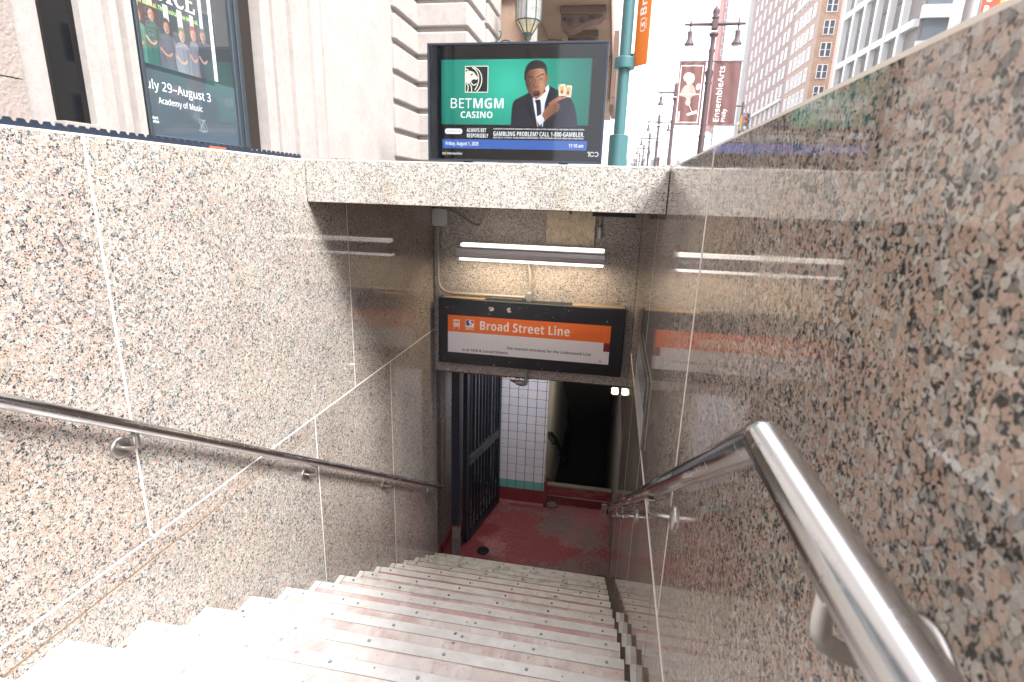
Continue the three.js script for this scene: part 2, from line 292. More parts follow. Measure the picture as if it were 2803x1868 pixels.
{
  const y = -1.352;
  panels(rightWall, -1, [[1.9, 0.12, y, TOP], [0.12, -1.556, y, TOP], [-1.556, -3.17, y, TOP], [-3.17, END_Z, y, BEAM_Y + 0.25], 
    [1.9, -1.75, -4.1, y], [-1.75, -2.81, -4.1, y], [-2.81, -3.875, -4.1, y], [-3.875, -4.9, -4.1, y], ], 0.09, M.granite);
  panels(rightWall, -1, [[END_Z, -6.4, LINTEL_Y - 0.6, TOP], [-4.9, -5.0, -4.1, LINTEL_Y - 0.6]], 0.09, M.granite);
  joints(rightWall, -1, [[-3.17, -3.17, y, BEAM_Y], [END_Z + 0.01, END_Z + 0.01, -4.1, BEAM_Y], [-2.81, -2.81, -4.1, y], [-3.875, -3.875, -4.1, y]], 0.0005, 0.003);
  joints(rightWall, -1, [[-1.556, -1.556, y, TOP - 0.004], [1.9, END_Z, y, y]], 0.0012, 0.0035);
  part(rightWall, 'wall_core', box(XR + 0.0905, XR + 0.32, PAVE, TOP - 0.004, -6.6, 1.9), M.concrete);
  part(rightWall, 'coping_edge', box(XR + 0.001, XR + 0.09, TOP - 0.0048, TOP + 0.001, BEAM_Z, 1.9), M.caulk);
}
{ // scalloped metal strip on the left wall
  const pts = [], z0 = 1.85, z1 = -2.72, pitch = 0.0365, b = TOP + 0.0015, t = 0.157, dip = 0.1465;
  for (let z = z0; z > z1; z -= pitch) { pts.push([z, t], [z - pitch * 0.42, t]); for (let k = 1; k < 6; k++) pts.push([z - pitch * (0.42 + 0.58 * k / 6), t - (t - dip) * Math.sin(Math.PI * k / 6) ** 0.6]); }
  pts.push([z1, b], [z0, b]);
  const t0 = thing('scalloped_strip', 'dark blue metal strip with a scalloped edge along the top of the pale wall', 'metal strip', [XL - 0.02, TOP, -1]);
  part(t0, 'strip', extrudeX(pts, XL - 0.028, XL - 0.022), P({ color: 0x26303f, roughness: 0.45, metalness: 0.4 }));
  part(t0, 'rust_patch', box(XL - 0.0215, XL - 0.0205, 0.1335, 0.1455, -2.16, -2.06), S({ color: 0x8a4a38, roughness: 0.9 }));
}
const beam = thing('lintel_beam', 'light speckled granite beam spanning the top of the stairwell below the video screen', 'beam', [-0.68, BEAM_Y, BEAM_Z]);
{
  part(beam, 'granite_face', box(XL + 0.004, XR - 0.004, BEAM_Y, TOP - 0.002, BEAM_Z - 0.12, BEAM_Z, 1 / 0.9, 0.13, 0.4), M.beam);
  part(beam, 'coping_edge', box(XL + 0.004, XR - 0.004, TOP - 0.0018, TOP + 0.002, BEAM_Z - 0.121, BEAM_Z - 0.0005), M.caulk);
  part(beam, 'rust_angle', box(XL + 0.005, XR - 0.005, BEAM_Y - 0.004, BEAM_Y - 0.0005, BEAM_Z - 0.12, BEAM_Z - 0.006), S({ color: 0x5e4436, roughness: 0.9 }));
  part(beam, 'roof_slab', box(XL - 0.0, XR + 0.0, BEAM_Y + 0.03, TOP - 0.02, -6.7, BEAM_Z - 0.122), M.concrete);
}
const endWall = thing('end_wall', 'speckled granite wall over the passage, carrying the lit lamp and the line sign', 'wall', [-0.68, LINTEL_Y, END_Z]);
{
  part(endWall, 'granite_panel', box(XL + 0.003, -1.13 - 0.003, LINTEL_Y, BEAM_Y + 0.05, END_Z - 0.2, END_Z, 1 / GM, 0.33, 0.71), M.graniteDull);
  part(endWall, 'granite_panel', box(-1.13 + 0.003, XR - 0.003, LINTEL_Y, BEAM_Y + 0.05, END_Z - 0.2, END_Z, 1 / GM, 0.63, 0.21), M.graniteDull);
  part(endWall, 'sealant_joint', box(-1.133, -1.127, LINTEL_Y + 0.001, BEAM_Y + 0.04, END_Z - 0.15, END_Z - 0.0015), S({ color: 0x9d9282, roughness: 0.9 }));
  part(endWall, 'lintel_angle', box(XL + 0.003, XR - 0.003, LINTEL_Y - 0.012, LINTEL_Y - 0.001, END_Z - 0.2, END_Z - 0.012), S({ color: 0x3a2a22, roughness: 0.9 }));
  const rg = []; for (let i = 0; i < 60; i++) { const x = -1.5 + 0.85 * rand(), w = 0.01 + 0.03 * rand(); rg.push(box(x, x + w, LINTEL_Y - 0.006 - 0.014 * rand(), LINTEL_Y - 0.0005, END_Z - 0.011, END_Z - 0.004 + 0.002 * rand())); }
  part(endWall, 'flaking_rust', merge(rg), S({ color: 0x6b4026, roughness: 0.95 }));
}

// ───────────────────────── stairs ─────────────────────────
const stairs = thing('staircase', 'concrete stairs with bolted white nosings, red paint showing on the lower treads', 'stairs', [-0.7, FLOOR, -3]);
{
  const x0 = XL + 0.045, x1 = XR - 0.052, boltGeo = new THREE.CylinderGeometry(0.0068, 0.0078, 0.004, 14);
  for (let k = -2; k < 14; k++) {
    const y = noseY(k), zn = noseZ(k), zb = k === -2 ? zn + 0.0 : noseZ(k - 1) - 0.005, t = k < 5 ? 0 : k < 8 ? 1 : k < 11 ? 2 : 3, n = k < 6 ? 0 : k < 10 ? 1 : 2;
    if (k > -2) {
      part(stairs, 'tread', box(x0, x1, y - 0.06, y - 0.003, zn + 0.054, zb, 0.5, rand(), rand()), M.tread[t]);
      part(stairs, 'riser', box(x0, x1, y - RISE + 0.002, y - 0.04, zn + 0.006, zn + 0.05, 0.5, rand(), rand()), M.redPaint);
    }
    const g = new THREE.Shape([[0, 0.0], [-0.006, -0.004], [-0.006, -0.03], [0.0015, -0.03], [0.004, -0.008], [0.0525, -0.008], [0.0525, 0.0]].map(a => new THREE.Vector2(...a)));
    const e = new THREE.ExtrudeGeometry(g, { depth: x1 - x0, bevelEnabled: false }); e.rotateY(-Math.PI / 2); e.translate(x1, y, zn);
    const p = e.attributes.position, uv = e.attributes.uv, ou = rand(), ov = rand(); for (let i = 0; i < p.count; i++) uv.setXY(i, p.getX(i) * 0.6 + ou, p.getZ(i) * 1.2 + ov);
    const nose = part(stairs, 'nosing', e, M.nose[n]);
    for (let i = 0; i < 6; i++) { const x = x0 + 0.075 + i * (x1 - x0 - 0.15) / 5 + (rand() - 0.5) * 0.02; put(nose, 'bolt', boltGeo, n ? M.boltDark : M.bolt, [x, y + 0.001, zn + 0.027 + (rand() - 0.5) * 0.005], [0, rand() * 3, 0]); }
    if (k > -2) {   // mortar and grit filling the gaps between the treads and the walls
      part(stairs, 'edge_mortar', box(XL + 0.0005, x0 - 0.010, y - RISE, y - 0.004 - 0.004 * rand(), zn - 0.004, zb, 1, rand(), rand()), k < 9 ? M.nose[0] : M.nose[2]);
      part(stairs, 'edge_grit', box(x0 - 0.011, x0 - 0.0002, y - RISE, y - 0.016, zn, zb, 1, rand(), rand()), M.grime);
      part(stairs, 'edge_grit', box(x1 + 0.0002, x1 + 0.026, y - RISE, y - 0.018, zn + 0.002, zb, 1, rand(), rand()), M.grime);
      const gr = box(x1 + 0.0262, XR - 0.0005, y - RISE, y - 0.010 - 0.006 * rand(), zn - 0.006 + 0.01 * rand(), zb, 1, rand(), rand());
      part(stairs, 'edge_mortar', gr, k < 8 ? M.nose[1] : M.grime);
    }
  }
  const spot = (n, rmin, rmax, mat, name) => { const gs = []; for (let i = 0; i < n; i++) { const k = Math.floor(rand() * 14), g = new THREE.CircleGeometry(rmin + (rmax - rmin) * rand() * rand(), 8), p = g.attributes.position; for (let q = 1; q < p.count; q++) { const a = 0.7 + 0.6 * hash2(i, q % 8, 3); p.setXY(q, p.getX(q) * a, p.getY(q) * a * 0.8); } g.rotateX(-Math.PI / 2); g.rotateY(rand() * 6); const plate = rand() < 0.4; g.translate(x0 + 0.02 + (x1 - x0 - 0.04) * rand(), noseY(k) + (plate ? 0.0011 : -0.0019), noseZ(k) + (plate ? 0.012 + 0.03 * rand() : 0.06 + 0.12 * rand())); gs.push(g); } const m = part(stairs, name, merge(gs), mat); m.userData.kind = 'stuff'; };
  spot(44, 0.004, 0.013, S({ color: 0x6e655e, roughness: 0.9 }), 'gum_spots'); spot(160, 0.0015, 0.005, S({ color: 0x4a423c, roughness: 1 }), 'grit'); spot(24, 0.006, 0.02, S({ color: 0xb98a84, roughness: 0.9 }), 'paint_splashes');
  const leaf = new THREE.CircleGeometry(0.009, 6); leaf.scale(1, 0.55, 1); for (const [k, dz] of [[1, 0.12], [3, 0.1], [4, 0.2]]) put(stairs, 'dry_leaf', leaf, S({ color: 0x6a4634, roughness: 0.9, side: THREE.DoubleSide }), [XL + 0.03, noseY(k) + 0.003, noseZ(k) + dz], [-1.2, 0.3, rand() * 3]);
  part(stairs, 'stair_slab', (() => { const s = [[noseZ(-2) + 0.01, noseY(-2) - 0.3], [noseZ(-2) + 0.01, noseY(-2) - 0.4 - 0.3], [noseZ(13), FLOOR - 0.5], [noseZ(13), FLOOR - 0.1]]; return extrudeX(s, XL + 0.001, XR - 0.001); })(), M.concrete);
  part(stairs, 'grit_heap', (() => { const g = new THREE.SphereGeometry(0.1, 14, 8); const p = g.attributes.position; for (let i = 0; i < p.count; i++) p.setXYZ(i, p.getX(i) * (0.8 + 0.4 * vnoise(i, 3, 999, 1)), p.getY(i) * 0.22, p.getZ(i) * 0.9); g.computeVertexNormals(); g.translate(XR - 0.08, FLOOR + 0.002, noseZ(13) - 0.17); return g; })(), M.grime);
}

// ───────────────────────── hand rails ─────────────────────────
function railPath(x, z0, end) {
  const bz = -0.545, by = -0.237, sl = RISE / RUN, pts = [[x, by, z0]], R = 0.016, a = Math.atan(sl), T = R * Math.tan(a / 2), zc = bz + T;
  for (let i = 0; i <= 8; i++) { const t = a * i / 8; pts.push([x, by - R + R * Math.cos(t), zc - R * Math.sin(t)]); }
  pts.push([x, by - sl * (bz - end), end]); return pts;
}
const railY = z => -0.237 - Math.max(0, (-0.545 - z)) * RISE / RUN;
function handrail(side, label, places, end) {
  const wall = side < 0 ? XL : XR, x = wall - side * 0.075, t = thing('handrail', label, 'handrail', [wall, railY(end) - 0.1, end]);
  const rail = part(t, 'rail', sweepX(railPath(x, 1.7, end), 0.0212), M.steel);
  part(rail, 'end_cap', (() => { const g = new THREE.CylinderGeometry(0.0212, 0.0212, 0.006, 28); g.rotateX(Math.PI / 2 - Math.atan(RISE / RUN)); g.translate(x, railY(end), end - 0.001); return g; })(), M.steelDull);
  for (const z of places) {
    const y = railY(z), yb = y - 0.085, br = part(t, 'bracket', merge([
      tube([[wall - side * 0.008, yb, z], [wall - side * 0.045, yb + 0.002, z], [x + side * 0.006, yb + 0.012, z], [x, yb + 0.03, z], [x, y - 0.012, z]], 0.0075, 12, 30),
      rboxAt(x - 0.012, x + 0.012, y - 0.0255, y - 0.019, z - 0.025, z + 0.025, 0.002)]), M.steelDull);
    const d = lathe([[0.0001, 0.012], [0.012, 0.012], [0.028, 0.009], [0.036, 0.005], [0.0385, 0.001], [0.0385, -0.002]], 28); d.rotateZ(side * Math.PI / 2); d.translate(wall - side * 0.0025, yb, z);
    part(br, 'rosette', d, M.steelDull);
  }
}
handrail(-1, 'brushed steel handrail on the pale granite wall, sloping straight down the stairs', [0.6, -0.35, -1.43, -2.508, -3.543, -4.583], -4.79);
handrail(1, 'brushed steel handrail on the brown granite wall, bent from level to sloping', [0.75, -0.36, -1.476, -2.632, -3.753, -4.6], -4.76);

// ───────────────────────── landing and passage ─────────────────────────
const landing = piece('landing_floor', (() => {
  const g = new THREE.PlaneGeometry(XR - XL, 1.75, 60, 60); g.rotateX(-Math.PI / 2); g.translate((XL + XR) / 2, FLOOR, noseZ(13) - 0.87 + 0.04);
  const p = g.attributes.position, uv = g.attributes.uv;
  for (let i = 0; i < p.count; i++) { const x = p.getX(i), z = p.getZ(i); p.setY(i, FLOOR + 0.012 * (vnoise(x * 5 + 40, z * 5 + 40, 999, 3) - 0.5) + 0.03 * Math.exp(-(((x - 0.15) / 0.35) ** 2) - ((z + 5.75) / 0.4) ** 2)); uv.setXY(i, x, -z); }
  g.computeVertexNormals(); return g;
})(), M.redFloor, 'structure');
{
  const t = thing('floor_drain', 'round black drain in the red landing floor', 'drain', [-1.169, FLOOR, -5.15]);
  const g = lathe([[0.0001, 0.004], [0.052, 0.005], [0.062, 0.011], [0.07, 0.004], [0.07, -0.01]], 24); put(t, 'drain_cover', g, M.blackIron, [-1.169, FLOOR + 0.006, -5.15]);
  const slots = []; for (let i = -3; i < 4; i++) { const w = 0.042 - Math.abs(i) * 0.006; slots.push(box(-1.169 - w, -1.169 + w, FLOOR + 0.0105, FLOOR + 0.0125, -5.15 + i * 0.013 - 0.002, -5.15 + i * 0.013 + 0.002)); }
  part(t, 'drain_grid', merge(slots), M.black);
}
const CORR = -0.612;                                                // left side of the passage beyond the tiles
const tileWall = thing('tiled_wall', 'white square tiled wall with a teal course above a red base', 'tiled wall', [-1.1, FLOOR, LAND_Z]);
{
  part(tileWall, 'wall_core', box(XL, CORR - 0.006, FLOOR - 0.2, -1.45, LAND_Z - 0.3, LAND_Z - 0.008), M.grout);
  const tg = rbox(0.1085, 0.1075, 0.012, 0.003, 2), mats = [M.tile, M.tileB, M.tileC];
  const xs = []; for (let i = 0; i < 9; i++) xs.push(-0.642 - 0.1155 / 2 - i * 0.1155);
  for (let r = -1; r < 18; r++) for (const x of xs) {
    const y = -3.6 + 0.0572 + 0.1143 * r; if (x < XL + 0.05) continue;
    put(tileWall, r < 0 ? 'teal_tile' : 'tile', tg, r < 0 ? M.teal : mats[Math.floor(rand() * 3)], [x, y, LAND_Z - 0.006 + (rand() - 0.5) * 0.0012]);
  }
  const bull = rbox(0.026, 0.1105, 0.02, 0.009, 3);
  for (let r = -1; r < 18; r++) put(tileWall, r < 0 ? 'teal_tile' : 'bullnose_tile', bull, r < 0 ? M.teal : M.tileC, [CORR - 0.0145, -3.6 + 0.0572 + 0.1143 * r, LAND_Z - 0.0095]);
  part(tileWall, 'red_base', box(XL, CORR - 0.001, FLOOR - 0.05, -3.716, LAND_Z - 0.1, LAND_Z + 0.003, 1), M.redPaint);
  part(tileWall, 'base_cove', extrudeX([[LAND_Z + 0.06, FLOOR + 0.001], [LAND_Z + 0.02, FLOOR + 0.016], [LAND_Z + 0.0035, FLOOR + 0.045], [LAND_Z + 0.0035, FLOOR - 0.02], [LAND_Z + 0.06, FLOOR - 0.02]], XL, CORR - 0.002), M.redPaint);
  const chip = new THREE.CircleGeometry(0.006, 7); const cg = [];
  for (let i = 0; i < 26; i++) { const c = chip.clone(); c.scale(0.3 + rand() * 0.9, 0.3 + rand(), 1); c.rotateZ(rand() * 3); c.translate(-1.2 + 0.56 * rand(), -3.5 + 1.6 * rand(), LAND_Z + 0.0012); cg.push(c); }
  part(tileWall, 'chipped_glaze', merge(cg), M.black);
}
const passage = thing('passage', 'dark tiled stair passage leading further down beside the white tiled wall', 'passage', [-0.2, FLOOR, -9]);
{
  const sl = 0.645, zE = -16, at = (z, y0) => y0 - (LAND_Z - z) * sl;
  // side wall of narrow tiles, seen at a grazing angle
  part(passage, 'wall_core', extrudeX([[LAND_Z - 0.02, -1.2], [LAND_Z - 0.02, FLOOR - 0.4], [zE, at(zE, FLOOR) - 0.6], [zE, -1.2]], CORR - 0.3, CORR - 0.004), M.grout);
  const ty = rbox(0.008, 0.1105, 0.1115, 0.003, 1); const m = new THREE.InstancedMesh(ty, M.yellowTile, 26 * 34); m.name = 'tile'; let n = 0; const o = new THREE.Object3D();
  for (let c = 0; c < 34; c++) for (let r = 0; r < 26; r++) { const z = LAND_Z - 0.09 - c * 0.1155, y = -1.6 - r * 0.1143; if (y < at(z, FLOOR + 0.45)) continue; o.position.set(CORR - 0.002 - passage.position.x + (rand() - 0.5) * 0.003, y - passage.position.y, z - passage.position.z); o.rotation.set(0, (rand() - 0.5) * 0.02, 0); o.updateMatrix(); m.setMatrixAt(n++, o.matrix); }
  m.count = n; m.userData.kind = 'stuff'; passage.add(m);
  part(passage, 'teal_border', extrudeX([[LAND_Z - 0.03, -3.49], [LAND_Z - 0.03, -3.95], [zE, at(zE, FLOOR)], [zE, at(zE, -3.42)]], CORR - 0.006, CORR + 0.001), P({ color: 0x39564f, roughness: 0.5 }));
  part(passage, 'ceiling', extrudeX([[LAND_Z, -1.56], [zE, at(zE, -1.56)], [zE, -1.0], [LAND_Z, -1.0]], CORR - 0.3, XR + 0.4), M.passageStone);
  part(passage, 'far_wall', box(CORR - 0.3, XR + 0.4, -13, -1, zE - 0.2, zE), M.passageStone);
  part(passage, 'right_wall', extrudeX([[-5.0, -1.2], [-5.0, -4.1], [-6.25, -4.1], [zE, at(zE, FLOOR) - 0.6], [zE, -1.2]], XR + 0.001, XR + 0.3), M.passageStone);
  part(passage, 'lower_floor', box(CORR - 0.2, XR + 0.2, FLOOR - 2.4, FLOOR - 0.18 * 9, zE, LAND_Z - 0.09 - 0.28 * 8), M.passageShade);  // darkness of the deep passage is put into this colour, as on the steps
  for (let i = 0; i < 8; i++) part(passage, 'step', box(CORR, XR, FLOOR - 0.3 - 0.18 * (i + 1) - 0.1, FLOOR - 0.18 * (i + 1), LAND_Z - 0.09 - 0.28 * (i + 1), LAND_Z - 0.09 - 0.28 * i), M.passageShade);
  part(passage, 'landing_ceiling', box(XL - 0.2, XR + 0.2, -1.62, -1.5, -6.4, END_Z - 0.2), M.concrete);
}
{ // the red barrier board across the head of the lower flight
  const t = thing('barrier_board', 'red painted board with a worn metal edge across the passage mouth', 'board', [-0.15, FLOOR, -6.22]);
  part(t, 'board', rboxAt(CORR + 0.03, XR - 0.002, -3.765, -3.632, -6.26, -6.215, 0.004), M.redPaint);
  part(t, 'metal_edge', rboxAt(CORR + 0.03, XR - 0.002, -3.631, -3.606, -6.275, -6.205, 0.004), S({ map: noseTex[2], color: 0x9a9488, roughness: 0.5 }));
  part(t, 'lower_edge', rboxAt(CORR + 0.03, XR - 0.002, -3.778, -3.766, -6.262, -6.212, 0.003), S({ color: 0x7d756a, roughness: 0.6 }));
  part(t, 'backing', box(CORR + 0.03, XR - 0.002, FLOOR - 0.02, -3.778, -6.34, -6.30, 1), M.redPaint);
  part(t, 'end_post', rboxAt(CORR - 0.004, CORR + 0.028, FLOOR - 0.02, -3.55, -6.235, -6.17, 0.006), M.redPaint);
  part(t, 'bare_patch', (() => { const g = new THREE.CircleGeometry(0.07, 7); g.scale(1, 0.6, 1); g.rotateX(-0.7); g.translate(CORR + 0.11, FLOOR + 0.045, -6.2); return g; })(), S({ color: 0x6a5650, roughness: 0.95 }));
  const b = thing('steel_stub_post', 'short bright steel post under the end of the red board', 'post', [0.165, FLOOR, -6.19]);
  part(b, 'post', rboxAt(0.13, 0.2, FLOOR, -3.78, -6.23, -6.18, 0.004), M.steel);
  part(b, 'foot_plate', rboxAt(0.11, 0.225, FLOOR, FLOOR + 0.012, -6.25, -6.14, 0.003), M.galv);
}
{ // folding iron gate, standing open
  const pst = thing('gate_post', 'dark blue square gate post with a bare steel foot', 'post', [-1.454, FLOOR, -5.05]);
  part(pst, 'post', rboxAt(-1.497, -1.411, -3.56, LINTEL_Y + 0.05, -5.093, -5.007, 0.006), M.navy);
  part(pst, 'bare_foot', rboxAt(-1.494, -1.414, FLOOR, -3.575, -5.09, -5.01, 0.005), S({ map: wear([170, 172, 170], [140, 140, 136], [92, 78, 66], 441, 0.5, 0.35), roughness: 0.45, metalness: 0.4 }));
  part(pst, 'rust_band', rboxAt(-1.498, -1.41, -3.578, -3.556, -5.094, -5.006, 0.003), S({ color: 0x7a4a3a, roughness: 0.9 }));
  const A = V(-1.398, 0, -5.239), B = V(-1.215, 0, -6.14), L = A.distanceTo(B), turn = Math.atan2(-(B.z - A.z), B.x - A.x);
  const gate = thing('iron_gate', 'dark blue barred iron gate folded open towards the white tiles', 'gate', [A.x, FLOOR, A.z]);
  gate.rotation.y = turn;
  const add = (name, x0, x1, y0, y1, d, mat = M.navy, dz = 0) => { const g = rbox(x1 - x0, y1 - y0, d, 0.004, 2); g.translate((x0 + x1) / 2, (y0 + y1) / 2 - FLOOR, dz); return meshed(name, g, mat, gate); };
  add('stile', -0.035, 0.035, -3.87, -1.74, 0.05); add('stile', L - 0.05, L, -3.87, -1.74, 0.05);
  add('bottom_rail', -0.035, L, -3.9, -3.86, 0.052); add('top_rail', 0.036, L - 0.051, -1.8, -1.745, 0.045);
  add('lock_rail', 0.036, L - 0.051, -2.965, -2.855, 0.05, S({ map: wear([46, 49, 56], [62, 64, 68], [120, 124, 130], 451, 0.5, 0.5), roughness: 0.4, metalness: 0.3 }));
  for (let i = 0; i < 9; i++) { const x = 0.105 + i * (L - 0.2) / 8; add('bar', x - 0.011, x + 0.011, -3.858, -2.967, 0.022); add('bar', x - 0.011, x + 0.011, -2.853, -1.802, 0.022); }
  // second leaf folded behind it
  for (let i = 0; i < 8; i++) { const x = 0.16 + i * (L - 0.2) / 8; add('rear_bar', x - 0.011, x + 0.011, -3.84, -1.79, 0.022, M.navy, -0.075); }
  add('rear_rail', 0.03, L - 0.02, -3.88, -3.842, 0.04, M.navy, -0.075); add('rear_rail', 0.03, L - 0.02, -1.788, -1.75, 0.04, M.navy, -0.075);
  const fl = []; for (let i = 0; i < 80; i++) { const w = 0.003 + 0.007 * rand(), g = new THREE.BoxGeometry(w, 0.006 + 0.03 * rand(), 0.0015); g.translate(0.105 + Math.floor(9 * rand()) * (L - 0.2) / 8, 0.15 + 0.6 * rand() * rand(), 0.0118); fl.push(g); }
  meshed('paint_chips', merge(fl), S({ color: 0xb9b4ab, roughness: 0.8 }), gate);
  const b2 = thing('wall_base_strip', 'flaking red base strip along the granite at the foot of the stairs', 'skirting', [XL + 0.02, FLOOR, -5.4]);
  part(b2, 'strip', extrudeX([[-4.99, FLOOR], [-4.99, FLOOR + 0.10], [-6.16, FLOOR + 0.12], [-6.16, FLOOR]], XL + 0.001, XL + 0.02), M.redPaint);
}
{ // short rail in the passage
  const t = thing('passage_handrail', 'short dark handrail sloping down the passage wall', 'handrail', [CORR, -3.5, -6.9]);
  const x = CORR + 0.042;
  const p0 = [-2.95, -6.32], p1 = [-3.34, -7.0], p2 = [-5.7, -10.7];
  part(t, 'rail', sweepX([[x, p0[0], p0[1]], [x, p1[0], p1[1]], [x, p2[0], p2[1]]], 0.024, 14), M.blackIron);
  for (const q of [0.0, 0.35, 0.72]) { const y = mix(p1[0], p2[0], q) , z = mix(p1[1], p2[1], q); part(t, 'bracket', tube([[CORR, y - 0.08, z], [CORR + 0.04, y - 0.08, z], [x, y - 0.05, z], [x, y, z]], 0.009, 8, 16), M.blackIron); }
  part(t, 'wall_return', cyl(0.02, 0.02, [CORR, p0[0], p0[1]], [x, p0[0], p0[1]], 12), M.blackIron);
}
{ // added lamp, unseen behind the lintel, to brighten the landing tiles and floor
  const t = thing('added_landing_lamp', 'added ceiling lamp brightening the landing, out of view behind the granite lintel', 'lamp', [-0.85, -1.66, -5.5]);
  part(t, 'lamp_base', rboxAt(-1.3, -0.4, -1.66, -1.621, -5.58, -5.42, 0.006), M.greyPaint);
  part(t, 'lamp_lens', rboxAt(-1.28, -0.42, -1.69, -1.661, -5.57, -5.43, 0.01, 2), S({ color: 0xffffff, emissive: 0xf4f4ff, emissiveIntensity: 0.3 }));
  const l = new THREE.RectAreaLight(0xf6f4ff, 3.2, 0.86, 0.14); l.position.set(-0.85, -1.694, -5.5); l.lookAt(-0.85, -4, -5.5); scene.add(l);
}
{ // the lit bulkhead lamp in the passage
  const t = thing('passage_lamp', 'small lit bulkhead lamp at the head of the dark passage', 'lamp', [XR, -2.4, -6.5]);
  part(t, 'lamp_base', rboxAt(0.224, XR - 0.001, -2.41, -2.325, -6.58, -6.42, 0.006), M.galv);
  part(t, 'lamp_lens', rboxAt(0.142, 0.2235, -2.392, -2.338, -6.57, -6.43, 0.018, 3), S({ color: 0xffffff, emissive: 0xfff2dc, emissiveIntensity: 0.4 }));
  const l = new THREE.RectAreaLight(0xfff4e4, 15, 0.13, 0.05); l.position.set(0.139, -2.365, -6.5); l.lookAt(-1, -2.6, -6.5); scene.add(l);
}

// ───────────────────────── fittings on the end wall ─────────────────────────
{ // strip lamp: grey reflector between two glowing diffusers, standing off the wall on two arms
  const zf = -4.53, t = thing('strip_lamp', 'long lit fluorescent strip lamp with a grey middle on the granite end wall', 'lamp', [-0.68, -0.585, zf - 0.08]);
  const x0 = -1.300, x1 = -0.053, glow = S({ color: 0xffffff, emissive: 0xfff6ea, emissiveIntensity: 0.22 });
  const arc = [[zf - 0.03, -0.465], [zf - 0.012, -0.470], [zf - 0.004, -0.481], [zf, -0.513], [zf - 0.004, -0.546], [zf - 0.012, -0.557], [zf - 0.03, -0.5612]];
  part(t, 'housing', extrudeX([...arc, [zf - 0.15, -0.5612], [zf - 0.15, -0.465]], x0 - 0.012, x1 + 0.008), S({ color: 0xb5b1b2, roughness: 0.35, metalness: 0.3 }));
  part(t, 'upper_diffuser', rboxAt(x0 + 0.01, x1, -0.4645, -0.438, zf - 0.14, zf - 0.045, 0.012, 3), glow);
  part(t, 'lower_diffuser', rboxAt(x0, x1, -0.587, -0.5617, zf - 0.14, zf - 0.04, 0.010, 3), glow);
  for (const x of [-1.13, -0.18]) { part(t, 'mounting_arm', cyl(0.014, 0.014, [x, -0.513, END_Z + 0.001], [x, -0.513, zf - 0.15], 14), M.galv); part(t, 'mounting_boss', cyl(0.035, 0.035, [x, -0.513, END_Z + 0.001], [x, -0.513, END_Z + 0.03], 16), M.hatch); }
  const dn = new THREE.RectAreaLight(0xffe8c8, 3.4, x1 - x0, 0.095); dn.position.set((x0 + x1) / 2, -0.59, zf - 0.09); dn.lookAt((x0 + x1) / 2, -3, zf - 0.09); scene.add(dn);
  const up = new THREE.RectAreaLight(0xffe8c8, 0.2, x1 - x0, 0.09); up.position.set((x0 + x1) / 2, -0.435, zf - 0.09); up.lookAt((x0 + x1) / 2, 3, zf - 0.09); scene.add(up);
}
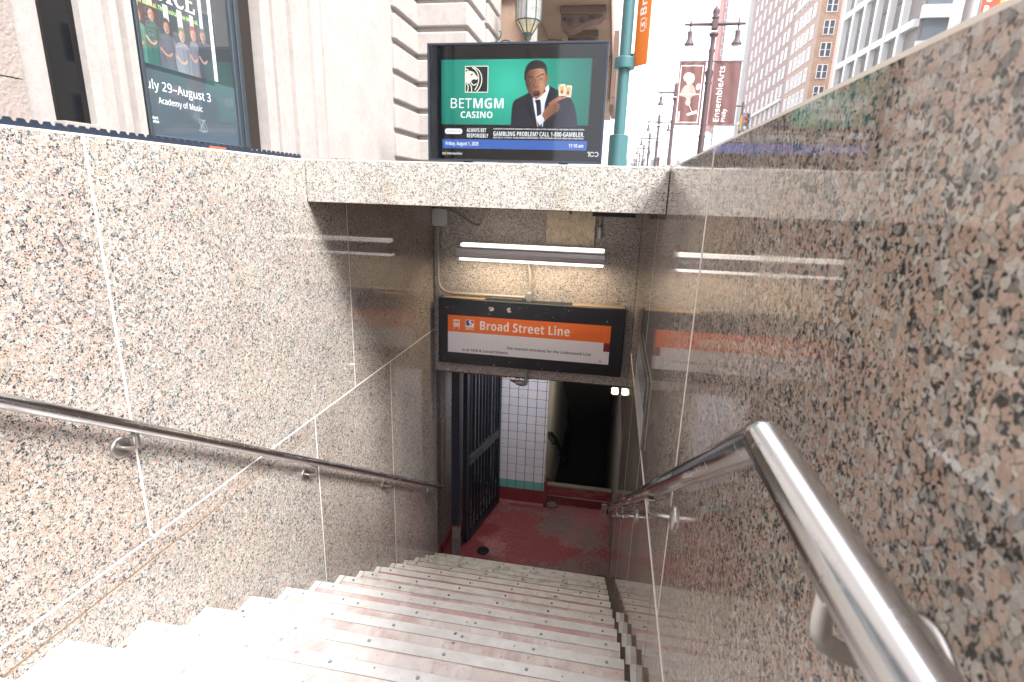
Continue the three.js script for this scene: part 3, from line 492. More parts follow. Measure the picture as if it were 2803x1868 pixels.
const signPrint = canvasTex(2048, 490, (g, w, h) => {
  g.fillStyle = '#dcdbe0'; g.fillRect(0, 0, w, h);
  g.fillStyle = '#e8702e'; g.fillRect(0, 0, w, h * 0.44);
  g.fillStyle = '#f1e6df'; fit(g, 'Broad Street Line', w * 0.2, w * 0.762, h * 0.34, 158, 'bold');
  // train pictogram
  const tx = w * 0.036, ty = h * 0.11, ts = h * 0.17; g.lineWidth = 7; g.strokeStyle = '#f1e6df'; g.fillStyle = '#f1e6df';
  g.beginPath(); g.roundRect(tx, ty, ts, ts * 1.15, 14); g.fill(); g.fillStyle = '#e8702e';
  for (const a of [0.08, 0.39, 0.70]) g.fillRect(tx + ts * a, ty + ts * 0.22, ts * 0.22, ts * 0.34); g.beginPath(); g.arc(tx + ts * 0.2, ty + ts * 0.88, 6, 0, 7); g.arc(tx + ts * 0.8, ty + ts * 0.88, 6, 0, 7); g.fill();
  g.beginPath(); g.moveTo(tx + ts * 0.22, ty + ts * 1.2); g.lineTo(tx - 3, ty + ts * 1.55); g.moveTo(tx + ts * 0.78, ty + ts * 1.2); g.lineTo(tx + ts + 3, ty + ts * 1.55); g.stroke();
  // line operator's mark
  const lx = w * 0.114, ly = h * 0.1, ls = h * 0.2; g.fillStyle = '#f1ece6'; g.beginPath(); g.roundRect(lx, ly, ls * 1.12, ls, 10); g.fill();
  g.fillStyle = '#1f4fa0'; g.beginPath(); g.moveTo(lx + 6, ly + 6); g.lineTo(lx + ls * 0.62, ly + 6); g.bezierCurveTo(lx + ls * 0.2, ly + ls * 0.3, lx + ls * 0.5, ly + ls * 0.5, lx + ls * 0.85, ly + ls * 0.55); g.bezierCurveTo(lx + ls * 0.7, ly + ls * 0.95, lx + ls * 0.2, ly + ls * 0.9, lx + 6, ly + ls * 0.62); g.fill();
  g.fillStyle = '#d8502c'; g.beginPath(); g.moveTo(lx + ls * 1.06, ly + 6); g.lineTo(lx + ls * 0.7, ly + 6); g.bezierCurveTo(lx + ls * 0.45, ly + ls * 0.25, lx + ls * 0.8, ly + ls * 0.4, lx + ls * 1.06, ly + ls * 0.48); g.fill();
  g.strokeStyle = '#f4f1ee'; g.lineWidth = 13; g.beginPath(); g.moveTo(lx + ls * 0.72, ly + ls * 0.1); g.bezierCurveTo(lx + ls * 0.2, ly + ls * 0.25, lx + ls * 0.95, ly + ls * 0.5, lx + ls * 0.45, ly + ls * 0.86); g.stroke();
  g.fillStyle = '#f1ece6'; fit(g, 'SEPTA', lx, lx + ls * 1.12, ly + ls * 1.32, 30, 'bold');
  g.fillStyle = '#33343a'; fit(g, 'the nearest entrance for the Lindenwold Line', w * 0.378, w * 0.895, h * 0.81, 50, 'bold'); fit(g, 'is at 15th & Locust Streets.', w * 0.093, w * 0.39, h * 0.945, 50, 'bold');
  g.fillStyle = '#7a1f22'; g.fillRect(w * 0.964, h * 0.442, w * 0.036, h * 0.225); g.fillStyle = '#a03a34'; for (let i = 0; i < 5; i++) g.fillRect(w * 0.97 + i * 13, h * 0.47 + (i % 2) * 12, 7, 7);
  g.strokeStyle = '#6b6c74'; g.lineWidth = 4; g.beginPath(); g.arc(w * 0.95, h * 0.935, 13, 0, 7); g.moveTo(w * 0.943, h * 0.935); g.lineTo(w * 0.957, h * 0.935); g.stroke();
  const r = rng(5);                                                 // scratches, chips and a scribble on the print
  for (let i = 0; i < 90; i++) { g.fillStyle = r() < 0.7 ? 'rgba(40,38,40,.55)' : 'rgba(120,60,40,.5)'; g.beginPath(); g.ellipse(r() * w, h * (0.46 + 0.52 * r()), 1 + 4 * r(), 1 + 2 * r(), r() * 3, 0, 7); g.fill(); }
  g.strokeStyle = 'rgba(150,60,25,.5)'; g.lineWidth = 5; for (let i = 0; i < 7; i++) { const x = w * (0.78 + 0.025 * i); g.beginPath(); g.moveTo(x, h * 0.4); g.bezierCurveTo(x + 20, h * 0.02, x + 70, h * 0.2, x + 40 * r(), h * 0.42); g.stroke(); }
  g.strokeStyle = 'rgba(90,90,96,.35)'; g.lineWidth = 2; for (let i = 0; i < 24; i++) { const x = r() * w, y = h * (0.45 + 0.5 * r()); g.beginPath(); g.moveTo(x, y); g.lineTo(x + 40 * (r() - 0.5), y + 30 * r()); g.stroke(); }
});
{
  const t = thing('line_sign', 'navy framed station sign with orange and white lettered panel above the passage', 'sign', [-0.68, -1.6, END_Z]);
  const z1 = -4.70, f = part(t, 'sign_box', rboxAt(-1.533, 0.1705, -1.58, -0.954, END_Z + 0.001, z1, 0.012, 3), P({ color: 0x0d131d, roughness: 0.35 }));
  const pg = new THREE.PlaneGeometry(1.492, 0.357); pg.translate((-1.439 + 0.053) / 2, (-1.1105 - 1.4675) / 2, z1 + 0.0022); part(t, 'printed_panel', pg, P({ map: signPrint, roughness: 0.3 }));
  const r = rng(8), ch = []; for (let i = 0; i < 34; i++) { const g = new THREE.CircleGeometry(0.002 + 0.004 * r() * r(), 7); g.scale(0.5 + r(), 0.4 + r(), 1); const top = r() < 0.6; g.translate(-1.5 + 1.64 * r(), top ? -1.09 + 0.11 * r() : -1.57 + 0.08 * r(), z1 + 0.0012); ch.push(g); }
  for (const x of [-1.03, -0.86]) for (let i = 0; i < 8; i++) { const g = new THREE.CircleGeometry(0.006 + 0.006 * r(), 7); g.translate(x + 0.035 * (r() - 0.5), -1.03 + 0.03 * (r() - 0.5), z1 + 0.0013 + 0.0001 * i); ch.push(g); }
  part(f, 'paint_chips', merge(ch), S({ color: 0xc9c6bf, roughness: 0.8 }));
  part(f, 'dust_ledge', box(-1.5, -1.1, -0.9535, -0.951, -4.83, -4.715), S({ color: 0x8d7a62, roughness: 1 })); part(f, 'dust_ledge', box(-0.3, 0.16, -0.9535, -0.949, -4.83, -4.71), S({ color: 0x8d7a62, roughness: 1 }));
}
{ // junction box, conduits, cable
  const t = thing('junction_box', 'grey square junction box beside the pipe in the upper corner of the end wall', 'junction box', [-1.53, -0.32, END_Z]);
  part(t, 'box_body', rboxAt(-1.606, -1.47, -0.312, -0.166, END_Z + 0.001, -4.77, 0.004), M.greyPaint); const lid = part(t, 'cover', rboxAt(-1.6085, -1.4675, -0.3145, -0.1635, -4.7698, -4.764, 0.002), S({ color: 0xc2c8cd, roughness: 0.45 }));
  for (const x of [-1.597, -1.479]) for (const y of [-0.303, -0.175]) part(lid, 'screw', cyl(0.0045, 0.0045, [x, y, -4.7645], [x, y, -4.7615], 10), M.boltDark);
  const c = thing('wall_conduit', 'grey conduit running down from the junction box and across above the sign', 'conduit', [-1.56, -0.94, END_Z]);
  part(c, 'pipe', tube([[-1.565, -0.312, -4.805], [-1.565, -0.5, -4.805], [-1.565, -0.7, -4.805], [-1.565, -0.80, -4.805], [-1.552, -0.86, -4.805], [-1.51, -0.905, -4.805], [-1.44, -0.924, -4.805], [-1.3, -0.926, -4.805], [-1.0, -0.926, -4.805], [-0.74, -0.926, -4.805]], 0.0155, 14, 90, 0.35), M.greyConduit);
  for (const y of [-0.56, -0.68]) part(c, 'coupling', cyl(0.0185, 0.0185, [-1.565, y, -4.805], [-1.565, y - 0.012, -4.805], 14), M.greyConduit);
  for (const x of [-1.2, -0.76]) part(c, 'coupling', cyl(0.0195, 0.0195, [x, -0.926, -4.805], [x + 0.022, -0.926, -4.805], 14), M.greyConduit);
  const e = thing('conduit_elbow', 'grey conduit fitting with a bent pipe rising to the strip lamp', 'conduit', [-0.7, -0.96, END_Z]);
  part(e, 'fitting_body', rboxAt(-0.722, -0.678, -0.965, -0.868, -4.845, -4.78, 0.014, 3), M.greyPaint); part(e, 'fitting_cover', rboxAt(-0.716, -0.684, -0.955, -0.885, -4.7798, -4.774, 0.006, 2), M.galv);
  part(e, 'pipe', tube([[-0.70, -0.865, -4.812], [-0.698, -0.78, -4.812], [-0.702, -0.70, -4.812], [-0.716, -0.64, -4.815], [-0.728, -0.60, -4.818]], 0.0155, 14, 30), M.greyConduit);
  const k = thing('loose_cable', 'thin grey cable drooping from the junction box to the ceiling', 'cable', [-1.2, -0.3, END_Z]);
  part(k, 'cable', tube([[-1.472, -0.18, -4.82], [-1.415, -0.19, -4.82], [-1.34, -0.235, -4.825], [-1.25, -0.29, -4.83], [-1.195, -0.305, -4.83], [-1.165, -0.28, -4.83], [-1.15, -0.2, -4.83], [-1.145, -0.05, -4.83]], 0.0075, 10, 60), M.greyConduit);
  const h = thing('access_cover', 'flat tan metal cover plate with a lock at the top of the end wall', 'cover plate', [-0.36, -0.43, END_Z]);
  const hp = part(h, 'plate', rboxAt(-0.573, -0.149, -0.434, -0.06, -4.83, -4.80, 0.003), M.hatchDirt); part(hp, 'lock', cyl(0.013, 0.012, [-0.366, -0.158, -4.80], [-0.366, -0.158, -4.79], 16), M.blackIron); part(hp, 'lock_pin', cyl(0.004, 0.004, [-0.366, -0.158, -4.79], [-0.366, -0.158, -4.787], 10), M.galv);
  const b = thing('ceiling_box', 'black oblong box tucked under the stairwell ceiling', 'box', [0, -0.18, END_Z]);
  part(b, 'box_body', rboxAt(-0.178, 0.183, -0.178, -0.06, -4.84, -4.74, 0.004), M.black); part(b, 'cover', rboxAt(-0.17, 0.175, -0.17, -0.07, -4.7398, -4.735, 0.002), M.blackIron);
  const e2 = thing('conduit_elbow', 'small grey conduit fitting hanging below the black ceiling box', 'conduit', [-0.11, -0.37, END_Z]);
  part(e2, 'pipe', cyl(0.011, 0.011, [-0.109, -0.17, -4.82], [-0.109, -0.265, -4.82], 12), M.greyConduit); part(e2, 'fitting_body', rboxAt(-0.127, -0.089, -0.372, -0.262, -4.848, -4.795, 0.014, 3), M.greyPaint); part(e2, 'fitting_cover', rboxAt(-0.12, -0.096, -0.36, -0.285, -4.7948, -4.79, 0.006), M.galv);
  part(e2, 'side_pipe', cyl(0.011, 0.011, [-0.147, -0.366, -4.82], [-0.118, -0.366, -4.82], 12), M.greyConduit);
  const d = thing('conduit_elbow', 'galvanised bent pipe below the line sign at the passage lintel', 'conduit', [-0.68, -1.79, END_Z]);
  part(d, 'pipe', tube([[-0.70, -1.575, -4.79], [-0.70, -1.65, -4.79], [-0.70, -1.72, -4.79], [-0.702, -1.752, -4.79], [-0.728, -1.765, -4.79], [-0.765, -1.755, -4.79], [-0.80, -1.742, -4.79]], 0.017, 14, 50, 0.4), M.galv);
  part(d, 'fitting_body', rboxAt(-0.80, -0.715, -1.768, -1.722, -4.815, -4.765, 0.018, 3), M.galv); part(d, 'rusted_nipple', cyl(0.014, 0.012, [-0.80, -1.742, -4.79], [-0.845, -1.728, -4.79], 12), S({ color: 0x7a4a34, roughness: 0.9 }));
}
{ // notice on the right wall
  const tx = canvasTex(1024, 384, (g, w, h) => {
    g.fillStyle = '#c9c8c6'; g.fillRect(0, 0, w, h); g.fillStyle = '#16181d'; g.fillRect(0, 0, w, h * 0.5);
    g.fillStyle = '#d9d9d9'; for (let i = 0; i < 4; i++) for (let x = 0.06; x < 0.92;) { const l = 0.03 + 0.07 * hash2(i, Math.round(x * 99), 4); g.fillRect(w * x, h * (0.08 + 0.1 * i), w * l, h * 0.045); x += l + 0.018; }
    g.fillStyle = '#2a50a0'; g.fillRect(w * 0.01, h * 0.3, w * 0.05, h * 0.2); g.fillStyle = '#a03030'; g.fillRect(w * 0.01, h * 0.6, w * 0.05, h * 0.25);
    g.fillStyle = '#55565a'; for (let i = 0; i < 6; i++) for (let x = 0.1; x < 0.9;) { const l = 0.02 + 0.06 * hash2(i, Math.round(x * 97), 9); g.fillRect(w * x, h * (0.56 + 0.065 * i), w * l, h * 0.022); x += l + 0.012; }
  });
  const t = thing('wall_notice', 'black and white framed notice fixed to the brown granite wall', 'notice', [XR, -1.29, -3.2]);
  part(t, 'notice_frame', rboxAt(XR - 0.012, XR - 0.001, -1.292, -0.903, -3.70, -2.675, 0.003), S({ color: 0x77756f, roughness: 0.4, metalness: 0.5 }));
  const g = new THREE.PlaneGeometry(0.985, 0.355); g.rotateY(-Math.PI / 2); g.translate(XR - 0.0135, -1.0975, -3.1875); part(t, 'printed_sheet', g, P({ map: tx, roughness: 0.3 }));
}

// ───────────────────────── video screen above the beam ─────────────────────────
const screenPrint = canvasTex(2048, 1264, (g, w, h) => {
  const r = rng(12); g.fillStyle = '#05070c'; g.fillRect(0, 0, w, h);
  const gr = g.createRadialGradient(w * 0.46, h * 0.33, 60, w * 0.46, h * 0.33, w * 0.5); gr.addColorStop(0, '#2fbfa4'); gr.addColorStop(0.5, '#12927c'); gr.addColorStop(1, '#0a6b60'); g.fillStyle = gr; g.fillRect(w * 0.07, h * 0.12, w * 0.855, h * 0.565);
  for (let i = 0; i < 9000; i++) { g.fillStyle = `rgba(${r() < 0.5 ? '0,50,45' : '150,255,230'},.05)`; g.fillRect(w * (0.07 + 0.85 * r()), h * (0.12 + 0.56 * r()), 5, 4); }
  // emblem: a maned head in a square
  const ex = w * 0.212, ey = h * 0.178, es = w * 0.132, eh = h * 0.222; g.fillStyle = '#10222c'; g.fillRect(ex, ey, es, eh); g.strokeStyle = '#f4f1dc'; g.lineWidth = 9; g.strokeRect(ex, ey, es, eh);
  g.save(); g.beginPath(); g.rect(ex, ey, es, eh); g.clip(); g.lineWidth = 12;
  const L = (x, y) => [ex + es * x, ey + eh * y], C = (a, b, c, d) => { g.beginPath(); g.moveTo(...L(...a)); g.bezierCurveTo(...L(...b), ...L(...c), ...L(...d)); g.stroke(); };
  C([0.38, 0.04], [0.8, 0.15], [0.85, 0.7], [0.5, 0.98]); C([0.3, 0.04], [0.66, 0.2], [0.68, 0.62], [0.42, 0.92]); C([0.02, 0.1], [0.2, 0.15], [0.2, 0.3], [0.05, 0.45]);
  g.fillStyle = '#f4f1dc'; g.beginPath(); g.moveTo(...L(0.0, 0.22)); g.bezierCurveTo(...L(0.2, 0.12), ...L(0.42, 0.2), ...L(0.46, 0.34)); g.bezierCurveTo(...L(0.6, 0.4), ...L(0.56, 0.5), ...L(0.5, 0.52)); g.bezierCurveTo(...L(0.4, 0.48), ...L(0.3, 0.5), ...L(0.26, 0.58)); g.bezierCurveTo(...L(0.2, 0.66), ...L(0.2, 0.72), ...L(0.0, 0.6)); g.fill();
  C([0.26, 0.6], [0.3, 0.75], [0.42, 0.75], [0.5, 0.66]); C([0.05, 0.65], [0.16, 0.74], [0.14, 0.9], [0.08, 1]); C([0.2, 0.68], [0.32, 0.8], [0.26, 0.92], [0.3, 1]);
  g.fillStyle = '#10222c'; g.beginPath(); g.ellipse(...L(0.28, 0.32), es * 0.06, eh * 0.025, -0.4, 0, 7); g.fill(); g.restore();
  g.fillStyle = '#f2fbfa'; fit(g, 'BET', w * 0.118, w * 0.252, h * 0.54, 152, 'normal'); fit(g, 'MGM', w * 0.254, w * 0.445, h * 0.54, 152, 'bold'); fit(g, 'CASINO', w * 0.182, w * 0.378, h * 0.626, 100, 'bold');
  // a man in a dark suit holding up two cards
  const lin = (x0, y0, x1, y1, ...st) => { const q = g.createLinearGradient(w * x0, h * y0, w * x1, h * y1); st.forEach((c, k) => q.addColorStop(k / (st.length - 1), c)); return q; };
  const rad = (x, y, r0, r1, ...st) => { const q = g.createRadialGradient(w * x, h * y, r0, w * x, h * y, r1); st.forEach((c, k) => q.addColorStop(k / (st.length - 1), c)); return q; };
  const path = (fill, pts) => { g.fillStyle = fill; g.beginPath(); g.moveTo(w * pts[0][0], h * pts[0][1]); for (const p of pts.slice(1)) p.length === 2 ? g.lineTo(w * p[0], h * p[1]) : p.length === 4 ? g.quadraticCurveTo(w * p[0], h * p[1], w * p[2], h * p[3]) : g.bezierCurveTo(w * p[0], h * p[1], w * p[2], h * p[3], w * p[4], h * p[5]); g.fill(); };
  g.filter = 'blur(2px)';
  path(lin(0.48, 0.4, 0.87, 0.6, '#0c101b', '#1b2235', '#0e131f', '#232b3e'), [[0.485, 0.7], [0.485, 0.5, 0.49, 0.478, 0.512, 0.46], [0.555, 0.428, 0.585, 0.405, 0.6, 0.385], [0.69, 0.34], [0.735, 0.385, 0.785, 0.4, 0.815, 0.445], [0.85, 0.51, 0.86, 0.6, 0.865, 0.7]]);
  path(lin(0.6, 0.4, 0.7, 0.5, '#b9c3d8', '#eef2fa', '#cfd7e6'), [[0.604, 0.452], [0.692, 0.335], [0.698, 0.37], [0.676, 0.5], [0.67, 0.7], [0.638, 0.7]]);
  path(lin(0.61, 0.46, 0.66, 0.5, '#05070d', '#1a2030'), [[0.618, 0.47], [0.648, 0.462], [0.652, 0.49], [0.664, 0.7], [0.642, 0.7], [0.626, 0.5]]);
  path('#0a0e18', [[0.6, 0.385], [0.585, 0.44], [0.6, 0.53], [0.637, 0.7], [0.618, 0.7], [0.56, 0.5], [0.573, 0.43]]); path('#141a2a', [[0.698, 0.35], [0.7, 0.43], [0.69, 0.52], [0.67, 0.7], [0.71, 0.7], [0.735, 0.5], [0.722, 0.4]]);
  path(lin(0.59, 0.38, 0.68, 0.42, '#3a231b', '#7a4c39'), [[0.59, 0.37], [0.672, 0.36], [0.678, 0.395], [0.628, 0.462], [0.602, 0.43]]);
  path(lin(0.55, 0.3, 0.685, 0.27, '#33201a', '#6b4434', '#9c6a51', '#b98467', '#8a5a45'), [[0.558, 0.22], [0.555, 0.3, 0.562, 0.36, 0.585, 0.408], [0.598, 0.436, 0.612, 0.452, 0.63, 0.452], [0.652, 0.448, 0.668, 0.408, 0.676, 0.35], [0.684, 0.29, 0.682, 0.22, 0.67, 0.19], [0.64, 0.15, 0.58, 0.15, 0.558, 0.22]]);
  g.fillStyle = lin(0.67, 0.28, 0.69, 0.3, '#8a5a45', '#a87358'); g.beginPath(); g.ellipse(w * 0.684, h * 0.288, w * 0.0085, h * 0.032, 0.2, 0, 7); g.fill();
  path(lin(0.55, 0.2, 0.68, 0.2, '#0b0d13', '#1d1f27', '#2a2a30'), [[0.556, 0.3], [0.545, 0.2, 0.57, 0.133, 0.622, 0.131], [0.668, 0.134, 0.688, 0.19, 0.679, 0.268], [0.672, 0.24, 0.668, 0.213, 0.655, 0.205], [0.625, 0.198, 0.59, 0.205, 0.577, 0.222], [0.566, 0.24, 0.562, 0.27, 0.564, 0.3]]);
  g.fillStyle = rad(0.645, 0.235, 4, 90, 'rgba(220,170,140,.55)', 'rgba(220,170,140,0)'); g.fillRect(w * 0.58, h * 0.19, w * 0.1, h * 0.12); g.fillStyle = rad(0.655, 0.345, 4, 60, 'rgba(215,160,130,.45)', 'rgba(215,160,130,0)'); g.fillRect(w * 0.61, h * 0.29, w * 0.08, h * 0.12);
  g.filter = 'blur(1.2px)';
  g.lineCap = 'round'; g.strokeStyle = '#140c0a'; g.lineWidth = 9; for (const [a, b, c, d] of [[0.576, 0.272, 0.605, 0.281], [0.626, 0.275, 0.664, 0.25]]) { g.beginPath(); g.moveTo(w * a, h * b); g.quadraticCurveTo(w * (a + c) / 2, h * ((b + d) / 2 - 0.013), w * c, h * d); g.stroke(); }
  for (const [a, b] of [[0.593, 0.303], [0.646, 0.287]]) { g.fillStyle = '#2a1712'; g.beginPath(); g.ellipse(w * a, h * b, 20, 9, -0.18, 0, 7); g.fill(); g.fillStyle = '#d9d2cb'; g.beginPath(); g.ellipse(w * a, h * b, 14, 5.5, -0.18, 0, 7); g.fill(); g.fillStyle = '#0d0908'; g.beginPath(); g.arc(w * a + 2, h * b, 6, 0, 7); g.fill(); }
  g.strokeStyle = 'rgba(50,26,18,.8)'; g.lineWidth = 7; g.beginPath(); g.moveTo(w * 0.617, h * 0.29); g.quadraticCurveTo(w * 0.612, h * 0.34, w * 0.606, h * 0.352); g.quadraticCurveTo(w * 0.62, h * 0.365, w * 0.637, h * 0.349); g.stroke(); g.lineWidth = 3; for (const y of [0.225, 0.243]) { g.beginPath(); g.moveTo(w * 0.6, h * y); g.quadraticCurveTo(w * 0.625, h * (y - 0.008), w * 0.655, h * y); g.stroke(); }
  g.fillStyle = 'rgba(20,12,10,.8)'; g.beginPath(); g.ellipse(w * 0.626, h * 0.412, 40, 30, -0.12, 0, 7); g.fill(); g.fillStyle = '#8a5546'; g.beginPath(); g.ellipse(w * 0.625, h * 0.404, 27, 10, -0.12, 0, 7); g.fill(); g.fillStyle = '#3a1e18'; g.fillRect(w * 0.613, h * 0.402, w * 0.025, 4);
  path(lin(0.62, 0.6, 0.68, 0.66, '#f4f7fc', '#c6d0e2'), [[0.627, 0.615], [0.662, 0.585], [0.68, 0.645], [0.65, 0.69]]);
  for (const [a, b, t] of [[0.768, 0.385, -0.1], [0.803, 0.395, 0.06]]) { g.save(); g.translate(w * a, h * b); g.rotate(t); g.fillStyle = '#ece4c9'; g.beginPath(); g.roundRect(-38, -66, 78, 126, 8); g.fill(); g.strokeStyle = '#a98a4a'; g.lineWidth = 3; g.strokeRect(-24, -46, 48, 88); g.fillStyle = '#d7b25a'; g.fillRect(-20, -40, 40, 34); g.fillStyle = '#b8553a'; g.fillRect(-16, -4, 32, 38); g.fillStyle = '#20242c'; g.font = 'bold 22px serif'; g.fillText('A', -36, -46); g.restore(); }
  path(lin(0.66, 0.5, 0.77, 0.58, '#a8745a', '#8a5843', '#5d3828'), [[0.662, 0.6], [0.672, 0.555, 0.69, 0.512, 0.718, 0.492], [0.745, 0.486], [0.764, 0.505, 0.766, 0.545, 0.742, 0.572], [0.715, 0.6, 0.7, 0.62, 0.684, 0.645]]);
  g.strokeStyle = lin(0.7, 0.48, 0.8, 0.43, '#96624b', '#bb8769'); g.lineWidth = 24; g.beginPath(); g.moveTo(w * 0.712, h * 0.5); g.quadraticCurveTo(w * 0.75, h * 0.462, w * 0.79, h * 0.44); g.stroke(); g.lineWidth = 22; g.beginPath(); g.moveTo(w * 0.7, h * 0.5); g.quadraticCurveTo(w * 0.735, h * 0.455, w * 0.762, h * 0.44); g.stroke();
  g.strokeStyle = '#7d4f3b'; for (const [a, b] of [[0.757, 0.508], [0.76, 0.532], [0.752, 0.555]]) { g.lineWidth = 21; g.beginPath(); g.moveTo(w * (a - 0.028), h * (b - 0.002)); g.lineTo(w * a, h * b); g.stroke(); } g.strokeStyle = 'rgba(45,24,17,.7)'; g.lineWidth = 4; for (const b of [0.52, 0.544]) { g.beginPath(); g.moveTo(w * 0.73, h * (b - 0.004)); g.lineTo(w * 0.766, h * b); g.stroke(); }
  g.filter = 'none';
  // lower captions
  g.fillStyle = '#eef2f6'; g.beginPath(); g.roundRect(w * 0.09, h * 0.722, w * 0.106, h * 0.05, 30); g.fill(); g.fillStyle = '#7f9bb8'; fit(g, 'GameSense', w * 0.098, w * 0.188, h * 0.757, 44, 'normal');
  g.fillStyle = '#f0f5f8'; fit(g, 'ALWAYS BET', w * 0.222, w * 0.34, h * 0.752, 62); fit(g, 'RESPONSIBLY', w * 0.222, w * 0.352, h * 0.801, 62);
  fit(g, 'GAMBLING PROBLEM? CALL 1-800-GAMBLER.', w * 0.38, w * 0.908, h * 0.784, 70);
  fit(g, 'GAMESENSE IS A REGISTERED TRADEMARK OF BRITISH COLUMBIA LOTTERY CORPORATION, USED UNDER LICENSE BY BETMGM.', w * 0.381, w * 0.908, h * 0.727, 21); fit(g, 'MUST BE 21+. PA ONLY. PLEASE GAMBLE RESPONSIBLY. VISIT BETMGM.COM FOR TERMS AND CONDITIONS.', w * 0.38, w * 0.907, h * 0.806, 24);
  g.fillStyle = '#3a63b4'; g.fillRect(w * 0.075, h * 0.818, w * 0.85, h * 0.085); g.fillStyle = '#eef2f8'; fit(g, 'Friday, August 1, 2025', w * 0.092, w * 0.295, h * 0.873, 58); fit(g, '11:10 am', w * 0.822, w * 0.907, h * 0.878, 58);
  g.fillStyle = '#7fa8b8'; g.fillRect(w * 0.073, h * 0.938, 22, 30); g.fillStyle = '#e0a83a'; g.fillRect(w * 0.073 + 22, h * 0.938, 22, 30); g.fillStyle = '#e6eaee'; fit(g, 'Intersection', w * 0.099, w * 0.196, h * 0.96, 40);
  g.strokeStyle = '#dfe9ee'; g.lineWidth = 10; g.beginPath(); g.moveTo(w * 0.932, h * 0.92); g.lineTo(w * 0.94, h * 0.915); g.lineTo(w * 0.94, h * 0.955); g.stroke(); for (const a of [0, 1]) { g.beginPath(); g.ellipse(w * 0.957 + a * w * 0.024, h * 0.935, w * 0.0115, h * 0.018, 0, a ? -2.2 : 0.6, a ? 2.2 : 5.7); g.stroke(); }
});
{
  const t = thing('video_screen', 'large framed video screen showing a green casino advert above the granite beam', 'screen', [-1.17, 0.3, -6.35]);
  const z = -6.3, x0 = -2.158, x1 = -0.181, y0 = 0.325, y1 = 1.546, f = 0.022;
  part(t, 'casing', rboxAt(x0, x1, y0, y1, z - 0.14, z - 0.012, 0.006), M.screenFrame);
  for (const [a, b, c, d] of [[x0, x1, y1 - f, y1], [x0, x1, y0, y0 + f], [x0, x0 + f, y0 + f + 0.0005, y1 - f - 0.0005], [x1 - f, x1, y0 + f + 0.0005, y1 - f - 0.0005]]) part(t, 'frame_bar', rboxAt(a, b, c, d, z - 0.0118, z + 0.012, 0.003), M.screenFrame);
  const g = new THREE.PlaneGeometry(x1 - x0 - 2 * f - 0.002, y1 - y0 - 2 * f - 0.002); g.translate((x0 + x1) / 2, (y0 + y1) / 2, z - 0.004);
  part(t, 'display', g, P({ color: 0x000000, roughness: 0.05, specularIntensity: 1, emissive: 0xffffff, emissiveMap: screenPrint, emissiveIntensity: 0.14 }));
  for (const x of [-1.7, -0.6]) part(t, 'leg', rboxAt(x - 0.05, x + 0.05, TOP - 0.02, y0 + 0.004, z - 0.12, z - 0.03, 0.004), M.screenFrame);
}

